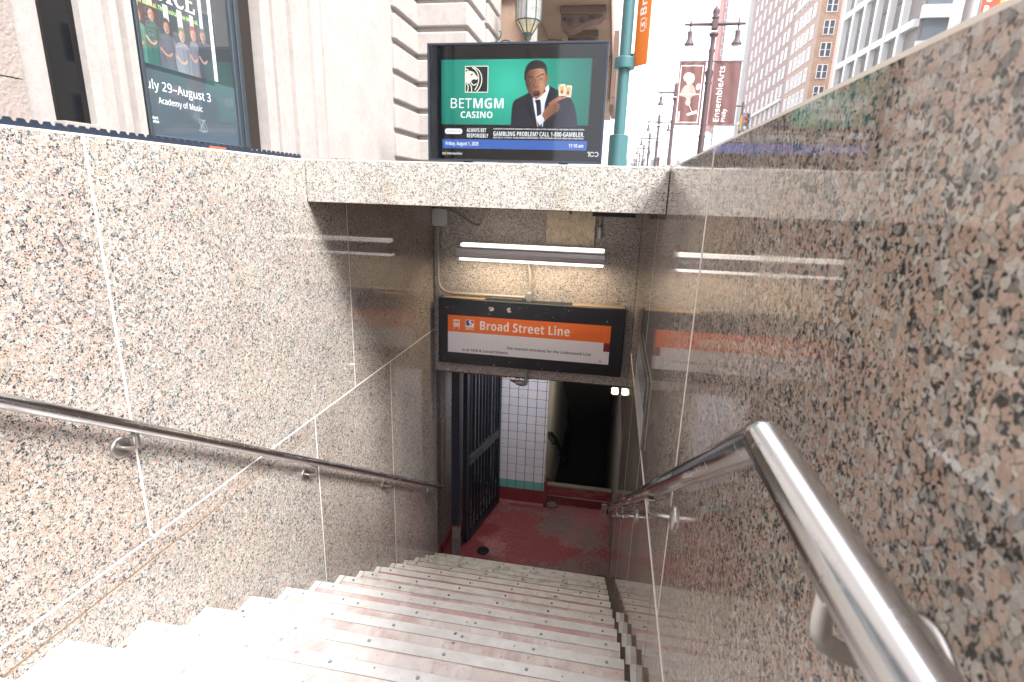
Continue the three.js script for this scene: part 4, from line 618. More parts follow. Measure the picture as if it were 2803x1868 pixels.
// ───────────────────────── theatre facade on the left ─────────────────────────
const FX = -3.0, HI = 14;
const hall = thing('theatre_building', 'cream painted stone theatre facade with rusticated piers and window frames', 'building', [FX, PAVE, -6]);
{
  const A = (n, x, z1, z0, y0, y1, m = M.stone, d = 0.4) => part(hall, n, box(FX - d, FX + x, y0, y1, z1, z0, 0.55, rand(), rand()), m);
  A('wall', -0.03, -2.655, -2.483, PAVE, HI); A('rough_block', 0.02, -2.48, 14, PAVE, 0.47, M.stoneRough); A('rough_block', 0.02, -2.481, 14, 0.476, 1.6, M.stoneRough); A('rough_block', 0.02, -2.48, 14, 1.606, HI, M.stoneRough);
  // narrow dark window
  A('wall', 0.0, -2.845, -2.656, PAVE, 0.285); const w0 = A('window', -0.012, -2.845, -2.656, 0.304, HI, M.blackGlass, 0.2);
  part(w0, 'sill', rboxAt(FX - 0.15, FX + 0.04, 0.272, 0.302, -2.86, -2.64, 0.004), M.stone);
  // frame mouldings between the window and the case
  A('moulding', 0.03, -2.918, -2.846, PAVE, HI); A('moulding', 0.005, -3.02, -2.919, PAVE, HI); A('moulding', 0.05, -3.065, -3.021, PAVE, HI); A('moulding', 0.02, -3.108, -3.066, PAVE, HI); A('moulding', 0.065, -3.165, -3.109, PAVE, HI);
  A('wall', -0.02, -4.46, -3.166, PAVE, 0.25); A('wall_back', -0.24, -4.46, -3.166, 0.251, HI, S({ color: 0x3a3733, roughness: 0.8 }), 0.5);
  A('bronze_jamb', -0.03, -3.205, -3.166, 0.251, HI, M.bronze, 0.2); A('dark_panel', -0.035, -4.452, -4.262, 0.28, HI, M.bronze, 0.2); A('ledge', 0.03, -4.47, -4.255, 0.252, 0.279);
  A('moulding', 0.05, -4.576, -4.471, PAVE, HI); A('moulding', 0.015, -4.66, -4.577, PAVE, HI); A('moulding', 0.04, -4.802, -4.661, PAVE, HI); A('moulding', 0.0, -4.939, -4.803, PAVE, HI);
  A('wall', 0.04, -5.235, -4.94, PAVE, HI); A('wall', 0.07, -5.40, -5.236, PAVE, HI); A('wall', 0.09, -5.86, -5.401, PAVE, HI); A('wall', 0.06, -7.16, -5.861, PAVE, HI);
  // rusticated courses
  const pitch = 0.3555, yj = i => 0.70 + pitch * (i - 5);            // bottom of each joint
  A('pier_core', 0.06, -8.1, -7.161, PAVE, HI); part(hall, 'pier_core', box(FX - 0.3, -2.235, PAVE, HI, -10.25, -8.101, 0.55), M.stone);
  const block = (x0, x1, z1, z0, i) => part(hall, 'stone_block', (() => { const y0 = yj(i) + 0.058, y1 = yj(i + 1), g = rbox(x1 - x0, y1 - y0, z0 - z1, 0.028, 1), p = g.attributes.position, n = g.attributes.normal, uv = g.attributes.uv, o = rand(); g.translate((x0 + x1) / 2, (y0 + y1) / 2, (z0 + z1) / 2); for (let k = 0; k < p.count; k++) Math.abs(n.getX(k)) > 0.5 ? uv.setXY(k, p.getZ(k) * 0.55 + o, p.getY(k) * 0.55) : uv.setXY(k, p.getX(k) * 0.55 + o, p.getY(k) * 0.55); return g; })(), M.stone);
  for (let i = 0; i < 17; i++) { block(FX - 0.1, FX + 0.115, -8.06, -7.19, i); block(FX + 0.05, -2.17, -9.11, -8.04, i); block(FX + 0.05, -2.17, -10.2, -9.27, i); }
  // porch beyond the pier: brown recess, balcony on carved brackets
  part(hall, 'recess_wall', box(-4.2, -2.62, PAVE, 4.4, -13.6, -10.3, 0.5), S({ map: stuccoTex, color: 0x9a8782, roughness: 0.85 }));
  part(hall, 'porch_pier', box(-3.4, -2.0, PAVE, 4.2, -15.2, -12.4, 0.5), M.tanStone); part(hall, 'porch_pier', box(-3.4, -1.7, PAVE, 4.35, -19, -15.6, 0.5), M.tanStone);
  part(hall, 'pilaster', box(-2.05, -1.88, PAVE, 3.6, -12.6, -12.2, 0.5), M.stone); part(hall, 'pilaster_cap', rboxAt(-2.1, -1.8, 3.6, 3.78, -12.65, -12.15, 0.03), M.tanStone);
  part(hall, 'balcony_floor', box(-2.8, -0.38, 3.876, 4.35, -22, -12.3, 0.5), M.tanStone); part(hall, 'balcony_edge', box(-0.379, -0.24, 2.75, 4.5, -22, -17.3, 0.5), M.brownStone);
  part(hall, 'balcony_edge', box(-0.40, -0.38, 3.80, 3.875, -22, -12.35, 0.5), M.brownStone); part(hall, 'wall', box(-3, -0.40, 2.7, 3.875, -22, -17.4, 0.5), M.tanStone);
  part(hall, 'corbel', extrudeX([[-17.3, 2.74], [-17.3, 2.55], [-17.6, 2.4], [-17.8, 2.74]], -0.379, -0.26), M.brownStone);
  const bracket = (z, xr) => {
    const b = part(hall, 'bracket', rboxAt(-1.46, xr, 3.72, 3.872, z - 0.5, z, 0.02), M.brownStone);
    part(b, 'scroll', (() => { const s = new THREE.Shape(); s.moveTo(-1.44, 3.715); s.lineTo(xr - 0.06, 3.715); s.bezierCurveTo(xr - 0.1, 3.56, xr - 0.35, 3.66, xr - 0.5, 3.52); s.bezierCurveTo(-1.2, 3.41, -1.3, 3.41, -1.36, 3.46); s.lineTo(-1.44, 3.52); s.closePath(); const g = new THREE.ExtrudeGeometry(s, { depth: 0.34, bevelEnabled: true, bevelSize: 0.015, bevelThickness: 0.02, bevelSegments: 2, curveSegments: 12 }); g.translate(0, 0, z - 0.44); return g; })(), M.brownStone);
    const spiral = (cx, cy, R, dir) => { const pts = []; for (let i = 0; i < 22; i++) { const a = i * 0.5 * dir, q = R * (1 - i / 26); pts.push([cx + q * Math.cos(a), cy + q * Math.sin(a), z - 0.075]); } return tube(pts, 0.013, 6, 60); };
    const k = (xr + 1.46) / 0.96; part(b, 'carving', merge([spiral(-1.24, 3.575, 0.08 * k, 1), spiral(-1.46 + 0.46 * k, 3.62, 0.06 * k, -1), spiral(-1.46 + 0.66 * k, 3.65, 0.045 * k, 1), spiral(-1.37, 3.64, 0.04, -1)]), M.carved);
    const ribs = []; for (let i = 0; i < 5; i++) ribs.push(tube([[-1.36, 3.455, z - 0.06 - i * 0.07], [-1.22, 3.415, z - 0.06 - i * 0.07], [xr - 0.5, 3.51, z - 0.06 - i * 0.07], [xr - 0.3, 3.6, z - 0.06 - i * 0.07], [xr - 0.1, 3.64, z - 0.06 - i * 0.07]], 0.02, 6, 30)); part(b, 'ribs', merge(ribs), M.brownStone);
  };
  bracket(-13, -0.50); bracket(-14.8, -0.72); bracket(-16.6, -0.72);
}
const posterPrint = canvasTex(1024, 1448, (g, w, h) => {            // covers z -3.2..-4.2, y 0.28..1.694
  const X = z => (-3.2 - z) * w, Y = y => h - (y - 0.28) / 1.414 * h, r = rng(3);
  g.fillStyle = '#46525a'; g.fillRect(0, 0, w, h); g.fillStyle = '#2c3236'; g.fillRect(0, 0, w, Y(0.72));
  g.fillStyle = '#dfe3e4'; for (const [a, b, y] of [[-3.24, -3.30, 0.98], [-3.93, -3.965, 0.735], [-3.83, -3.862, 1.05], [-3.37, -3.415, 1.03], [-3.50, -3.545, 0.99], [-3.62, -3.665, 1.01], [-3.735, -3.77, 1.03]]) g.fillRect(X(a), Y(1.12), X(b) - X(a), Y(y) - Y(1.12)); g.fillRect(X(-3.93), 0, X(-3.965) - X(-3.93), Y(0.735)); g.fillRect(X(-3.832), 0, X(-3.866) - X(-3.832), Y(1.05));
  // a row of plain figures in painted colours
  g.filter = 'blur(2.5px)';
  const F = (z, top, cw, coat, skin, hair, stripe) => {
    const cx = X(z), y = Y(top); g.fillStyle = coat; g.beginPath(); g.moveTo(cx - cw * 1.1, Y(0.725)); g.bezierCurveTo(cx - cw * 1.2, y + 150, cx - cw, y + 105, cx - cw * 0.35, y + 92); g.lineTo(cx + cw * 0.35, y + 92); g.bezierCurveTo(cx + cw, y + 105, cx + cw * 1.2, y + 150, cx + cw * 1.1, Y(0.725)); g.fill();
    if (stripe) { g.save(); g.clip(); g.strokeStyle = stripe; g.lineWidth = 5; for (let i = -6; i < 7; i++) { g.beginPath(); g.moveTo(cx + i * 13, y + 80); g.quadraticCurveTo(cx + i * 15, y + 180, cx + i * 11 + 4, Y(0.72)); g.stroke(); } g.restore(); }
    g.fillStyle = hair; g.beginPath(); g.ellipse(cx, y + 32, 34, 42, 0, 0, 7); g.fill(); g.fillStyle = skin; g.beginPath(); g.ellipse(cx, y + 52, 25, 37, 0, 0, 7); g.fill();
    const sh = g.createLinearGradient(cx - 26, 0, cx + 26, 0); sh.addColorStop(0, 'rgba(255,240,230,.35)'); sh.addColorStop(0.55, 'rgba(120,70,50,.1)'); sh.addColorStop(1, 'rgba(60,30,20,.55)'); g.fillStyle = sh; g.beginPath(); g.ellipse(cx, y + 52, 25, 37, 0, 0, 7); g.fill(); g.fillStyle = 'rgba(60,36,30,.75)'; for (const q of [-10, 9]) { g.beginPath(); g.ellipse(cx + q, y + 46, 6, 3, 0, 0, 7); g.fill(); } g.beginPath(); g.ellipse(cx + 1, y + 71, 9, 3.5, 0, 0, 7); g.fill(); g.fillStyle = 'rgba(90,55,42,.4)'; g.beginPath(); g.ellipse(cx + 3, y + 58, 4, 8, 0, 0, 7); g.fill();
    g.strokeStyle = 'rgba(20,24,28,.35)'; g.lineWidth = 6; for (let i = 0; i < 5; i++) { const a = cx + (r() - 0.5) * cw * 1.6; g.beginPath(); g.moveTo(a, y + 130); g.quadraticCurveTo(a + 20 * (r() - 0.5), y + 190, a + 26 * (r() - 0.5), Y(0.735)); g.stroke(); } g.strokeStyle = skin; g.lineWidth = 15; g.lineCap = 'round'; g.beginPath(); g.moveTo(cx - cw * 0.9, y + 190); g.quadraticCurveTo(cx - cw * 0.2, y + 250, cx + cw * 0.3, y + 205); g.stroke();
  };
  F(-3.285, 1.045, 62, '#3f8f74', '#d6a48c', '#4b3428'); F(-3.395, 1.075, 66, '#23594f', '#cf9a80', '#2c211d'); F(-3.515, 1.03, 78, '#4a4a54', '#c98d70', '#4d2f22', '#70707c'); F(-3.645, 1.01, 74, '#5a5d68', '#d2a890', '#5f6a44', '#c9ccd2'); F(-3.755, 1.045, 50, '#474a58', '#cf9078', '#8d3a26', '#b4b6c0'); F(-3.85, 1.055, 60, '#2d3138', '#bf8e76', '#6d675f');
  g.filter = 'none'; g.fillStyle = 'rgba(88,98,104,.34)'; g.fillRect(0, 0, X(-3.93), Y(0.728)); g.fillStyle = '#28343a'; g.fillRect(0, Y(0.728), X(-3.925), 30);
  g.fillStyle = '#a9cf74'; fit(g, 'The Musical. The Musical. The Musical.', X(-3.28), X(-3.82), Y(1.075), 40);
  g.fillStyle = '#e9ecec'; fit(g, 'UICE', X(-3.42), X(-3.80), Y(1.135), 190, 'bold', 'serif');
  g.fillStyle = '#eef1f0'; fit(g, 'July 29–August 3', X(-3.25), X(-3.868), Y(0.578), 80, 'normal'); fit(g, 'Academy of Music', X(-3.365), X(-3.765), Y(0.497), 54, 'normal'); g.font = '26px sans-serif'; fit(g, 'The Shubert', X(-3.225), X(-3.342), Y(0.392), 27, 'bold'); fit(g, 'Organization', X(-3.225), X(-3.345), Y(0.37), 27, 'bold');
  g.strokeStyle = 'rgba(225,232,232,.5)'; g.lineWidth = 3; g.beginPath(); for (let i = 0; i < 24; i++) g.lineTo(X(-3.76) + 55 * Math.sin(i * 1.1) * r() - 10, Y(0.40) + 45 * Math.cos(i * 0.83)); g.stroke();
});
{
  const t = thing('poster_case', 'grey metal framed glass case holding a theatre poster on the cream facade', 'poster case', [FX, 0.26, -3.7]);
  const y0 = 0.262, y1 = 2.6, za = -3.206, zb = -4.252;
  for (const [n, a, b, c, d] of [['stile', za - 0.068, za, y0, y1], ['stile', zb, zb + 0.11, y0, y1], ['rail', zb + 0.1105, za - 0.0685, y0, y0 + 0.03], ['rail', zb + 0.1105, za - 0.0685, y1 - 0.05, y1]]) {
    const s = part(t, n, rboxAt(FX - 0.14, FX + 0.012, c, d, a, b, 0.006), M.frameGrey);
    if (n === 'stile') part(s, 'bead', rboxAt(FX + 0.0125, FX + 0.026, c + 0.01, d - 0.01, (a + b) / 2 - 0.012, (a + b) / 2 + 0.012, 0.005), M.frameGrey);
  }
  const g = new THREE.PlaneGeometry(1.0, 1.414); g.rotateY(Math.PI / 2); g.translate(FX - 0.011, 0.28 + 0.707, -3.7); part(t, 'poster', g, S({ map: posterPrint, roughness: 0.6 }));
  part(t, 'glass', box(FX - 0.008, FX - 0.004, y0 + 0.03, y1 - 0.05, zb + 0.1105, za - 0.0685), P({ color: 0xffffff, transmission: 1, thickness: 0, roughness: 0.01, ior: 1.5 }));
  part(t, 'backboard', box(FX - 0.12, FX - 0.03, y0 + 0.03, y1 - 0.05, zb + 0.11, za - 0.068), S({ color: 0x222a2e, roughness: 0.6 }));
  part(t, 'lock', cyl(0.01, 0.01, [FX + 0.012, 0.55, za - 0.05], [FX + 0.02, 0.55, za - 0.05], 12), S({ color: 0x7a6a48, metalness: 0.8, roughness: 0.4 }));
}
{ // street lantern on a scrolled bracket at the pier
  const cx = -1.59, cz = -9.6, t = thing('wall_lantern', 'eight sided glass lantern on a scrolled metal bracket at the rusticated pier', 'lantern', [cx, 2.2, cz]);
  const at = g => { g.translate(cx, 0, cz); return g; }, oct = (r0, y0, r1, y1) => { const g = new THREE.CylinderGeometry(r1, r0, y1 - y0, 8, 1, true); g.translate(0, (y0 + y1) / 2, 0); return at(g); };
  part(t, 'glass_body', oct(0.2, 2.66, 0.215, 3.2), M.lampGlass); part(t, 'lower_glass', oct(0.07, 2.47, 0.2, 2.645), P({ color: 0xe6dcc0, transmission: 0.6, thickness: 0, roughness: 0.3 }));
  const ribs = []; for (let i = 0; i < 8; i++) { const a = i * Math.PI / 4, c = Math.sin(a), s = Math.cos(a); ribs.push(cyl(0.010, 0.010, [cx + 0.2 * c, 2.65, cz + 0.2 * s], [cx + 0.215 * c, 3.2, cz + 0.215 * s], 6), cyl(0.010, 0.010, [cx + 0.07 * c, 2.46, cz + 0.07 * s], [cx + 0.2 * c, 2.65, cz + 0.2 * s], 6)); const b = (i + 1) * Math.PI / 4; ribs.push(cyl(0.012, 0.012, [cx + 0.2 * c, 2.65, cz + 0.2 * s], [cx + 0.2 * Math.sin(b), 2.65, cz + 0.2 * Math.cos(b)], 6), cyl(0.012, 0.012, [cx + 0.215 * c, 3.2, cz + 0.215 * s], [cx + 0.215 * Math.sin(b), 3.2, cz + 0.215 * Math.cos(b)], 6)); }
  part(t, 'glazing_bars', merge(ribs), M.verdigris);
  part(t, 'stem', at(lathe([[0.075, 2.48], [0.07, 2.44], [0.045, 2.42], [0.06, 2.4], [0.03, 2.37], [0.035, 2.25], [0.06, 2.2], [0.03, 2.12], [0.0001, 2.1]], 16)), M.verdigris);
  part(t, 'roof', at(lathe([[0.25, 3.2], [0.24, 3.24], [0.12, 3.42], [0.05, 3.5], [0.03, 3.62], [0.0001, 3.66]], 8)), M.verdigris);
  part(t, 'bulb_fitting', at(lathe([[0.0001, 2.66], [0.03, 2.68], [0.035, 2.9], [0.05, 2.95], [0.045, 3.08], [0.0001, 3.12]], 12)), S({ color: 0xa8b0b6, roughness: 0.3, metalness: 0.3 }));
  part(t, 'bracket', merge([tube([[-2.17, 2.1, cz], [-1.95, 2.16, cz], [-1.75, 2.2, cz], [cx, 2.2, cz]], 0.022, 8, 24), tube([[-2.15, 2.15, cz], [-2.06, 2.33, cz], [-1.95, 2.385, cz], [-1.84, 2.33, cz], [-1.83, 2.24, cz], [-1.88, 2.22, cz]], 0.014, 8, 40), tube([[-2.1, 2.24, cz], [-2.12, 2.35, cz], [-2.05, 2.42, cz], [-2.03, 2.5, cz], [-2.06, 2.52, cz]], 0.012, 8, 30)]), M.verdigris);
  part(t, 'wall_plate', rboxAt(-2.17, -2.14, 1.9, 2.35, cz - 0.06, cz + 0.06, 0.01), M.verdigris);
}

// ───────────────────────── teal sign pole with its orange banner ─────────────────────────
{
  const x = -0.012, z = -7, t = thing('sign_pole', 'thick teal painted steel pole with collars beside the video screen', 'pole', [x, PAVE, z]);
  const at = g => { g.translate(x, 0, z); return g; };
  part(t, 'shaft', cyl(0.0665, 0.0665, [x, 0.6, z], [x, 4.6, z], 36), M.teal_paint);
  part(t, 'lower_sleeve', at(lathe([[0.0001, 0.694], [0.1, 0.694], [0.1115, 0.688], [0.1115, PAVE + 0.03], [0.16, PAVE + 0.02], [0.16, PAVE]], 36)), M.teal_paint);
  part(t, 'collar', at(lathe([[0.0666, 1.535], [0.112, 1.535], [0.118, 1.525], [0.118, 1.42], [0.112, 1.412], [0.0666, 1.412]], 36)), M.teal_paint);
  const tx = canvasTex(256, 3072 / 2, (g, w, h) => {
    g.fillStyle = '#ee7d22'; g.fillRect(0, 0, w, h); g.save(); g.translate(w * 0.5, h); g.rotate(-Math.PI / 2); g.fillStyle = '#f6efe8';
    const m = h / 2.6; fit(g, 'Broad Street Line', m * 0.50, m * 1.78, w * 0.22, 170, 'bold');
    g.lineWidth = 7; g.strokeStyle = '#f6efe8'; g.beginPath(); g.roundRect(m * 0.35, -w * 0.16, m * 0.125, w * 0.34, 14); g.stroke(); g.lineWidth = 15; g.beginPath(); g.moveTo(m * 0.44, -w * 0.1); g.bezierCurveTo(m * 0.34, -w * 0.06, m * 0.5, w * 0.1, m * 0.38, w * 0.13); g.stroke(); fit(g, 'SEPTA', m * 0.36, m * 0.47, w * 0.3, 24, 'bold');
    g.restore();
  });
  const A = V(0.09, 0, -7.01), B = V(0.232, 0, -6.84), L = A.distanceTo(B), b = thing('line_banner', 'orange vertical line banner with white lettering on the teal pole', 'banner', [A.x, 1.436, A.z]);
  b.rotation.y = Math.atan2(-(B.z - A.z), B.x - A.x);
  const g = rbox(L, 2.6, 0.012, 0.004, 1); g.translate(L / 2, 1.3, 0); meshed('board', g, S({ color: 0xd8701f, roughness: 0.5 }), b);
  const f = new THREE.PlaneGeometry(L - 0.004, 2.59); f.translate(L / 2, 1.3, 0.0075); meshed('printed_face', f, S({ map: tx, roughness: 0.45 }), b);
  const clip = new THREE.BoxGeometry(0.04, 0.05, 0.05); for (const y of [0.12, 2.4]) { const c = meshed('clip', clip, M.teal_paint, b); c.position.set(-0.02, y, 0); }
}

// ───────────────────────── street lamps ─────────────────────────
function makeLamp() {
  const t = thing('street_lamp', '', 'street lamp', [2.15, PAVE, -16], 'twin pendant lamps along the street');
  const prof = [[0.24, 0], [0.24, 0.12], [0.17, 0.2], [0.16, 0.75], [0.19, 0.8], [0.12, 0.95], [0.085, 1.1], [0.078, 2.6], [0.1, 2.63], [0.07, 2.68], [0.072, 3.9], [0.1, 3.94], [0.066, 4.0], [0.11, 4.2], [0.066, 4.26], [0.062, 4.65], [0.085, 4.7], [0.055, 4.76], [0.055, 5.0], [0.11, 5.06], [0.11, 5.1], [0.05, 5.14], [0.0001, 5.14]];
  meshed('pole', lathe(prof, 16), M.lampPost, t);
  const hub = rbox(0.15, 0.24, 0.15, 0.03, 2); hub.translate(0, 5.3, 0); meshed('hub', hub, M.lampPost, t);
  meshed('finial', lathe([[0.07, 5.42], [0.1, 5.46], [0.06, 5.5], [0.085, 5.58], [0.07, 5.66], [0.03, 5.7], [0.0001, 5.76]], 14), M.lampPost, t);
  const arm = merge([cyl(0.026, 0.045, [-0.74, 5.315, 0], [0, 5.315, 0], 10), cyl(0.045, 0.026, [0, 5.315, 0], [0.74, 5.315, 0], 10), ...[-0.58, 0.58, -0.25, 0.25].map(x => { const g = new THREE.SphereGeometry(Math.abs(x) > 0.4 ? 0.05 : 0.04, 10, 8); g.translate(x, 5.315, 0); return g; }), ...[-0.58, 0.58].map(x => cyl(0.02, 0.004, [x, 5.33, 0], [x, 5.5, 0], 8))]);
  meshed('arm', arm, M.lampPost, t);
  for (const x of [-0.58, 0.58]) {
    const p = meshed('pendant', lathe([[0.0001, 5.27], [0.018, 5.26], [0.018, 5.17], [0.07, 5.15], [0.055, 5.1], [0.06, 4.97], [0.12, 4.87], [0.125, 4.84], [0.115, 4.83], [0.0001, 4.84]], 14), M.lampPost, t); p.position.x = x;
    const gl = meshed('globe', lathe([[0.105, 4.83], [0.1, 4.68], [0.07, 4.6], [0.0001, 4.58]], 14), M.lampGlass, p);
  }
  return t;
}
const lamp0 = makeLamp();
lamp0.userData.label = 'brown twin pendant street lamp carrying two banners';
for (let i = 1; i < 11; i++) {
  const c = lamp0.clone(); c.name = numbered('street_lamp'); c.userData = { label: 'brown twin pendant street lamp farther along the street, without banners', category: 'street lamp', group: 'twin pendant lamps along the street' };
  c.position.set(2.15 + 0.03 * i, PAVE, -16 - 9.65 * i); scene.add(c);
}
{
  const cloth = (w, h, tx, seed) => { const g = new THREE.PlaneGeometry(w, h, 24, 30), p = g.attributes.position; for (let i = 0; i < p.count; i++) { const x = p.getX(i), y = p.getY(i); p.setZ(i, 0.018 * Math.sin(x * 24 + seed + y * 2.2) * (0.3 + 0.7 * Math.abs(y) / h) + 0.02 * (vnoise(x * 6 + 20, y * 4 + 20, 999, seed) - 0.5)); } g.computeVertexNormals(); return g; };
  const t1 = canvasTex(512, 1152, (g, w, h) => {
    g.fillStyle = '#6c4a47'; g.fillRect(0, 0, w, h); g.strokeStyle = '#e9dcd8'; g.lineWidth = 16; g.strokeRect(34, 66, w - 80, h - 100);
    g.fillStyle = '#b3948a'; g.beginPath(); g.moveTo(60, 620); g.bezierCurveTo(90, 430, 180, 400, 260, 400); g.bezierCurveTo(330, 420, 360, 520, 380, 600); g.lineTo(300, 640); g.lineTo(250, 760); g.lineTo(180, 640); g.fill();
    g.fillStyle = '#d8b9a6'; g.beginPath(); g.ellipse(240, 310, 80, 105, 0.2, 0, 7); g.fill(); g.fillStyle = '#e6ddd4'; g.beginPath(); g.ellipse(190, 270, 90, 80, -0.4, 0, 7); g.fill();
    g.fillStyle = '#e3c5b2'; g.beginPath(); g.ellipse(410, 450, 42, 60, 0.3, 0, 7); g.fill(); g.beginPath(); g.ellipse(240, 740, 46, 56, 0.2, 0, 7); g.fill();
    g.strokeStyle = '#efe7e0'; g.lineWidth = 9; g.beginPath(); g.moveTo(262, 780); g.lineTo(345, 930); g.stroke(); g.lineWidth = 14; g.beginPath(); g.moveTo(36, 590); g.lineTo(w - 60, 590); g.stroke(); g.fillStyle = '#e9e2dc'; g.beginPath(); g.moveTo(240, 950); g.lineTo(430, 890); g.lineTo(430, 950); g.lineTo(250, 990); g.fill();
    g.save(); g.translate(100, h - 60); g.rotate(-Math.PI / 2); g.fillStyle = '#f0e8e4'; fit(g, 'Music', 0, 190, 0, 66, 'bold'); g.restore();
  });
  const t2 = canvasTex(512, 1152, (g, w, h) => { g.fillStyle = '#664745'; g.fillRect(0, 0, w, h); g.save(); g.translate(w * 0.40, h - 40); g.rotate(-Math.PI / 2); g.fillStyle = '#f2ebe8'; fit(g, 'EnsembleArts', 0, h - 110, 0, 150, 'normal'); fit(g, 'Philly', 0, 250, 118, 100, 'normal'); g.restore(); });
  for (const [n, x, w, tx, label] of [['street_banner', -0.435, 0.65, t1, 'brown street banner with a picture of a conductor'], ['street_banner', 0.435, 0.66, t2, 'brown street banner with large white vertical lettering']]) {
    const b = thing(n, label, 'banner', [2.15 + x, 1.87, -15.96]); const c = meshed('cloth', cloth(w, 1.5, tx, x > 0 ? 2 : 5), S({ map: tx, roughness: 0.85, side: THREE.DoubleSide }), b); c.position.set(0, 0.76, 0);
    for (const y of [-0.005, 1.525]) { const g = new THREE.CylinderGeometry(0.013, 0.013, w + 0.14, 8); g.rotateZ(Math.PI / 2); const m = meshed('banner_rod', g, M.lampPost, b); m.position.set(x > 0 ? -0.04 : 0.04, y, 0); }
  }
}
{ // lamp column with a red street banner, seen over the top of the right wall
  const tx = canvasTex(256, 1024, (g, w, h) => { g.fillStyle = '#c9482c'; g.fillRect(0, 0, w, h); g.fillStyle = '#e9a13a'; g.beginPath(); g.arc(w * 0.72, h * 0.9, 78, 0, 7); g.fill(); g.fillStyle = '#efe9e2'; g.beginPath(); g.arc(w * 0.72, h * 0.9, 52, 0, 7); g.fill(); g.fillStyle = '#f4ece6'; g.font = 'bold 62px sans-serif'; g.fillText('U', 18, h * 0.90); g.fillText('R', 14, h * 0.965); });
  const t = thing('lamp_column', 'plain grey lamp column beyond the brown granite wall', 'pole', [2.46, PAVE, -5]);
  part(t, 'shaft', cyl(0.045, 0.04, [2.46, PAVE, -5], [2.46, 5, -5], 20), S({ color: 0x9a9698, roughness: 0.5 })); part(t, 'base', cyl(0.09, 0.06, [2.46, PAVE, -5], [2.46, PAVE + 0.25, -5], 20), S({ color: 0x8a8688, roughness: 0.6 }));
  const b = thing('street_banner', 'red street banner with a white disc on the grey lamp column', 'banner', [2.66, 1.33, -5]);
  const g = new THREE.PlaneGeometry(0.28, 1.1, 8, 12); g.translate(2.665, 1.33 + 0.55, -5); part(b, 'cloth', g, S({ map: tx, roughness: 0.8, side: THREE.DoubleSide })); for (const y of [1.325, 2.44]) part(b, 'banner_rod', cyl(0.01, 0.01, [2.46, y, -5], [2.82, y, -5], 8), M.galv);
}

// ───────────────────────── traffic signals and boards ─────────────────────────
function signal(x, y, z, label, s) {
  const t = thing('traffic_signal', label, 'traffic light', [x, y, z]);
  part(t, 'backplate', rboxAt(x - 0.26 * s, x + 0.26 * s, y - 0.62 * s, y + 0.62 * s, z - 0.05, z, 0.03), M.signalGrey); part(t, 'housing', rboxAt(x - 0.36 * s, x - 0.262 * s, y - 0.55 * s, y + 0.45 * s, z - 0.25, z - 0.03, 0.02), M.signalYellow);
  for (let i = 0; i < 3; i++) { const yy = y + (0.36 - 0.37 * i) * s; const l = part(t, 'lens', (() => { const g = new THREE.SphereGeometry(0.15 * s, 16, 8, 0, 7, 0, 1.2); g.rotateX(Math.PI / 2); g.scale(1, 1, 0.4); g.translate(x, yy, z + 0.01); return g; })(), i < 2 ? M.amber : S({ color: 0xb8c8c0, roughness: 0.3 })); part(l, 'visor', (() => { const g = new THREE.CylinderGeometry(0.165 * s, 0.165 * s, 0.2, 16, 1, true, Math.PI * 0.5, Math.PI); g.rotateX(Math.PI / 2); g.rotateZ(-Math.PI / 2); g.translate(x, yy, z + 0.1); return g; })(), M.signalGrey); }
  part(t, 'pole', cyl(0.07, 0.06, [x - 0.32 * s, PAVE, z - 0.14], [x - 0.32 * s, y + 0.5 * s, z - 0.14], 12), M.lampPost);
}
signal(8.03, 4.87, -40, 'traffic light with a grey backplate beside the brown banner', 0.95); signal(3.96, 3.35, -60, 'small traffic light far down the street among the lamps', 0.9);
{
  const t = thing('notice_board', 'pale teal street board with white lines below the banners', 'board', [4.1, 1.6, -30]);
  part(t, 'board', rboxAt(3.66, 4.5, 1.55, 2.75, -30.05, -30, 0.02), M.tealSign); for (let i = 0; i < 7; i++) part(t, 'text_line', box(3.72, 4.2 + 0.24 * hash2(i, 1, 2), 1.66 + i * 0.14, 1.70 + i * 0.14, -29.999, -29.995), M.whitePaint);
  part(t, 'round_top', (() => { const g = new THREE.CylinderGeometry(0.24, 0.24, 0.05, 24); g.rotateX(Math.PI / 2); g.translate(4.25, 2.95, -30.025); return g; })(), M.tealSign); part(t, 'post', cyl(0.05, 0.05, [4.1, PAVE, -30.06], [4.1, 1.6, -30.06], 10), M.galv);
  for (const [x, y, w, h, c, l] of [[6.9, 5.55, 0.9, 0.3, 0x9fc4ba, 'pale green street name plate on the signal arm'], [6.7, 5.0, 0.9, 0.5, 0x5b6f9c, 'blue and white plate under the street name plate']]) { const s = thing('street_plate', l, 'street sign', [x, y, -40]); part(s, 'plate', rboxAt(x - w / 2, x + w / 2, y - h / 2, y + h / 2, -40.03, -40, 0.01), S({ color: c, roughness: 0.6 })); part(s, 'inset', rboxAt(x - w / 2 + 0.06, x + w / 2 - 0.06, y - h / 2 + 0.06, y + h / 2 - 0.06, -39.999, -39.99, 0.004), M.whitePaint); part(s, 'hanger', cyl(0.02, 0.02, [x, y + h / 2, -40.02], [x, 5.9, -40.02], 8), M.galv); }
  const a = thing('signal_arm', 'thin grey mast arm reaching across from the traffic light', 'mast arm', [7.7, PAVE, -40.2]); part(a, 'arm', cyl(0.05, 0.04, [7.75, 5.85, -40.1], [6.0, 5.9, -40.1], 10), M.lampPost); part(a, 'mast', cyl(0.09, 0.07, [7.75, PAVE, -40.35], [7.75, 6.1, -40.1], 10), M.lampPost);
}

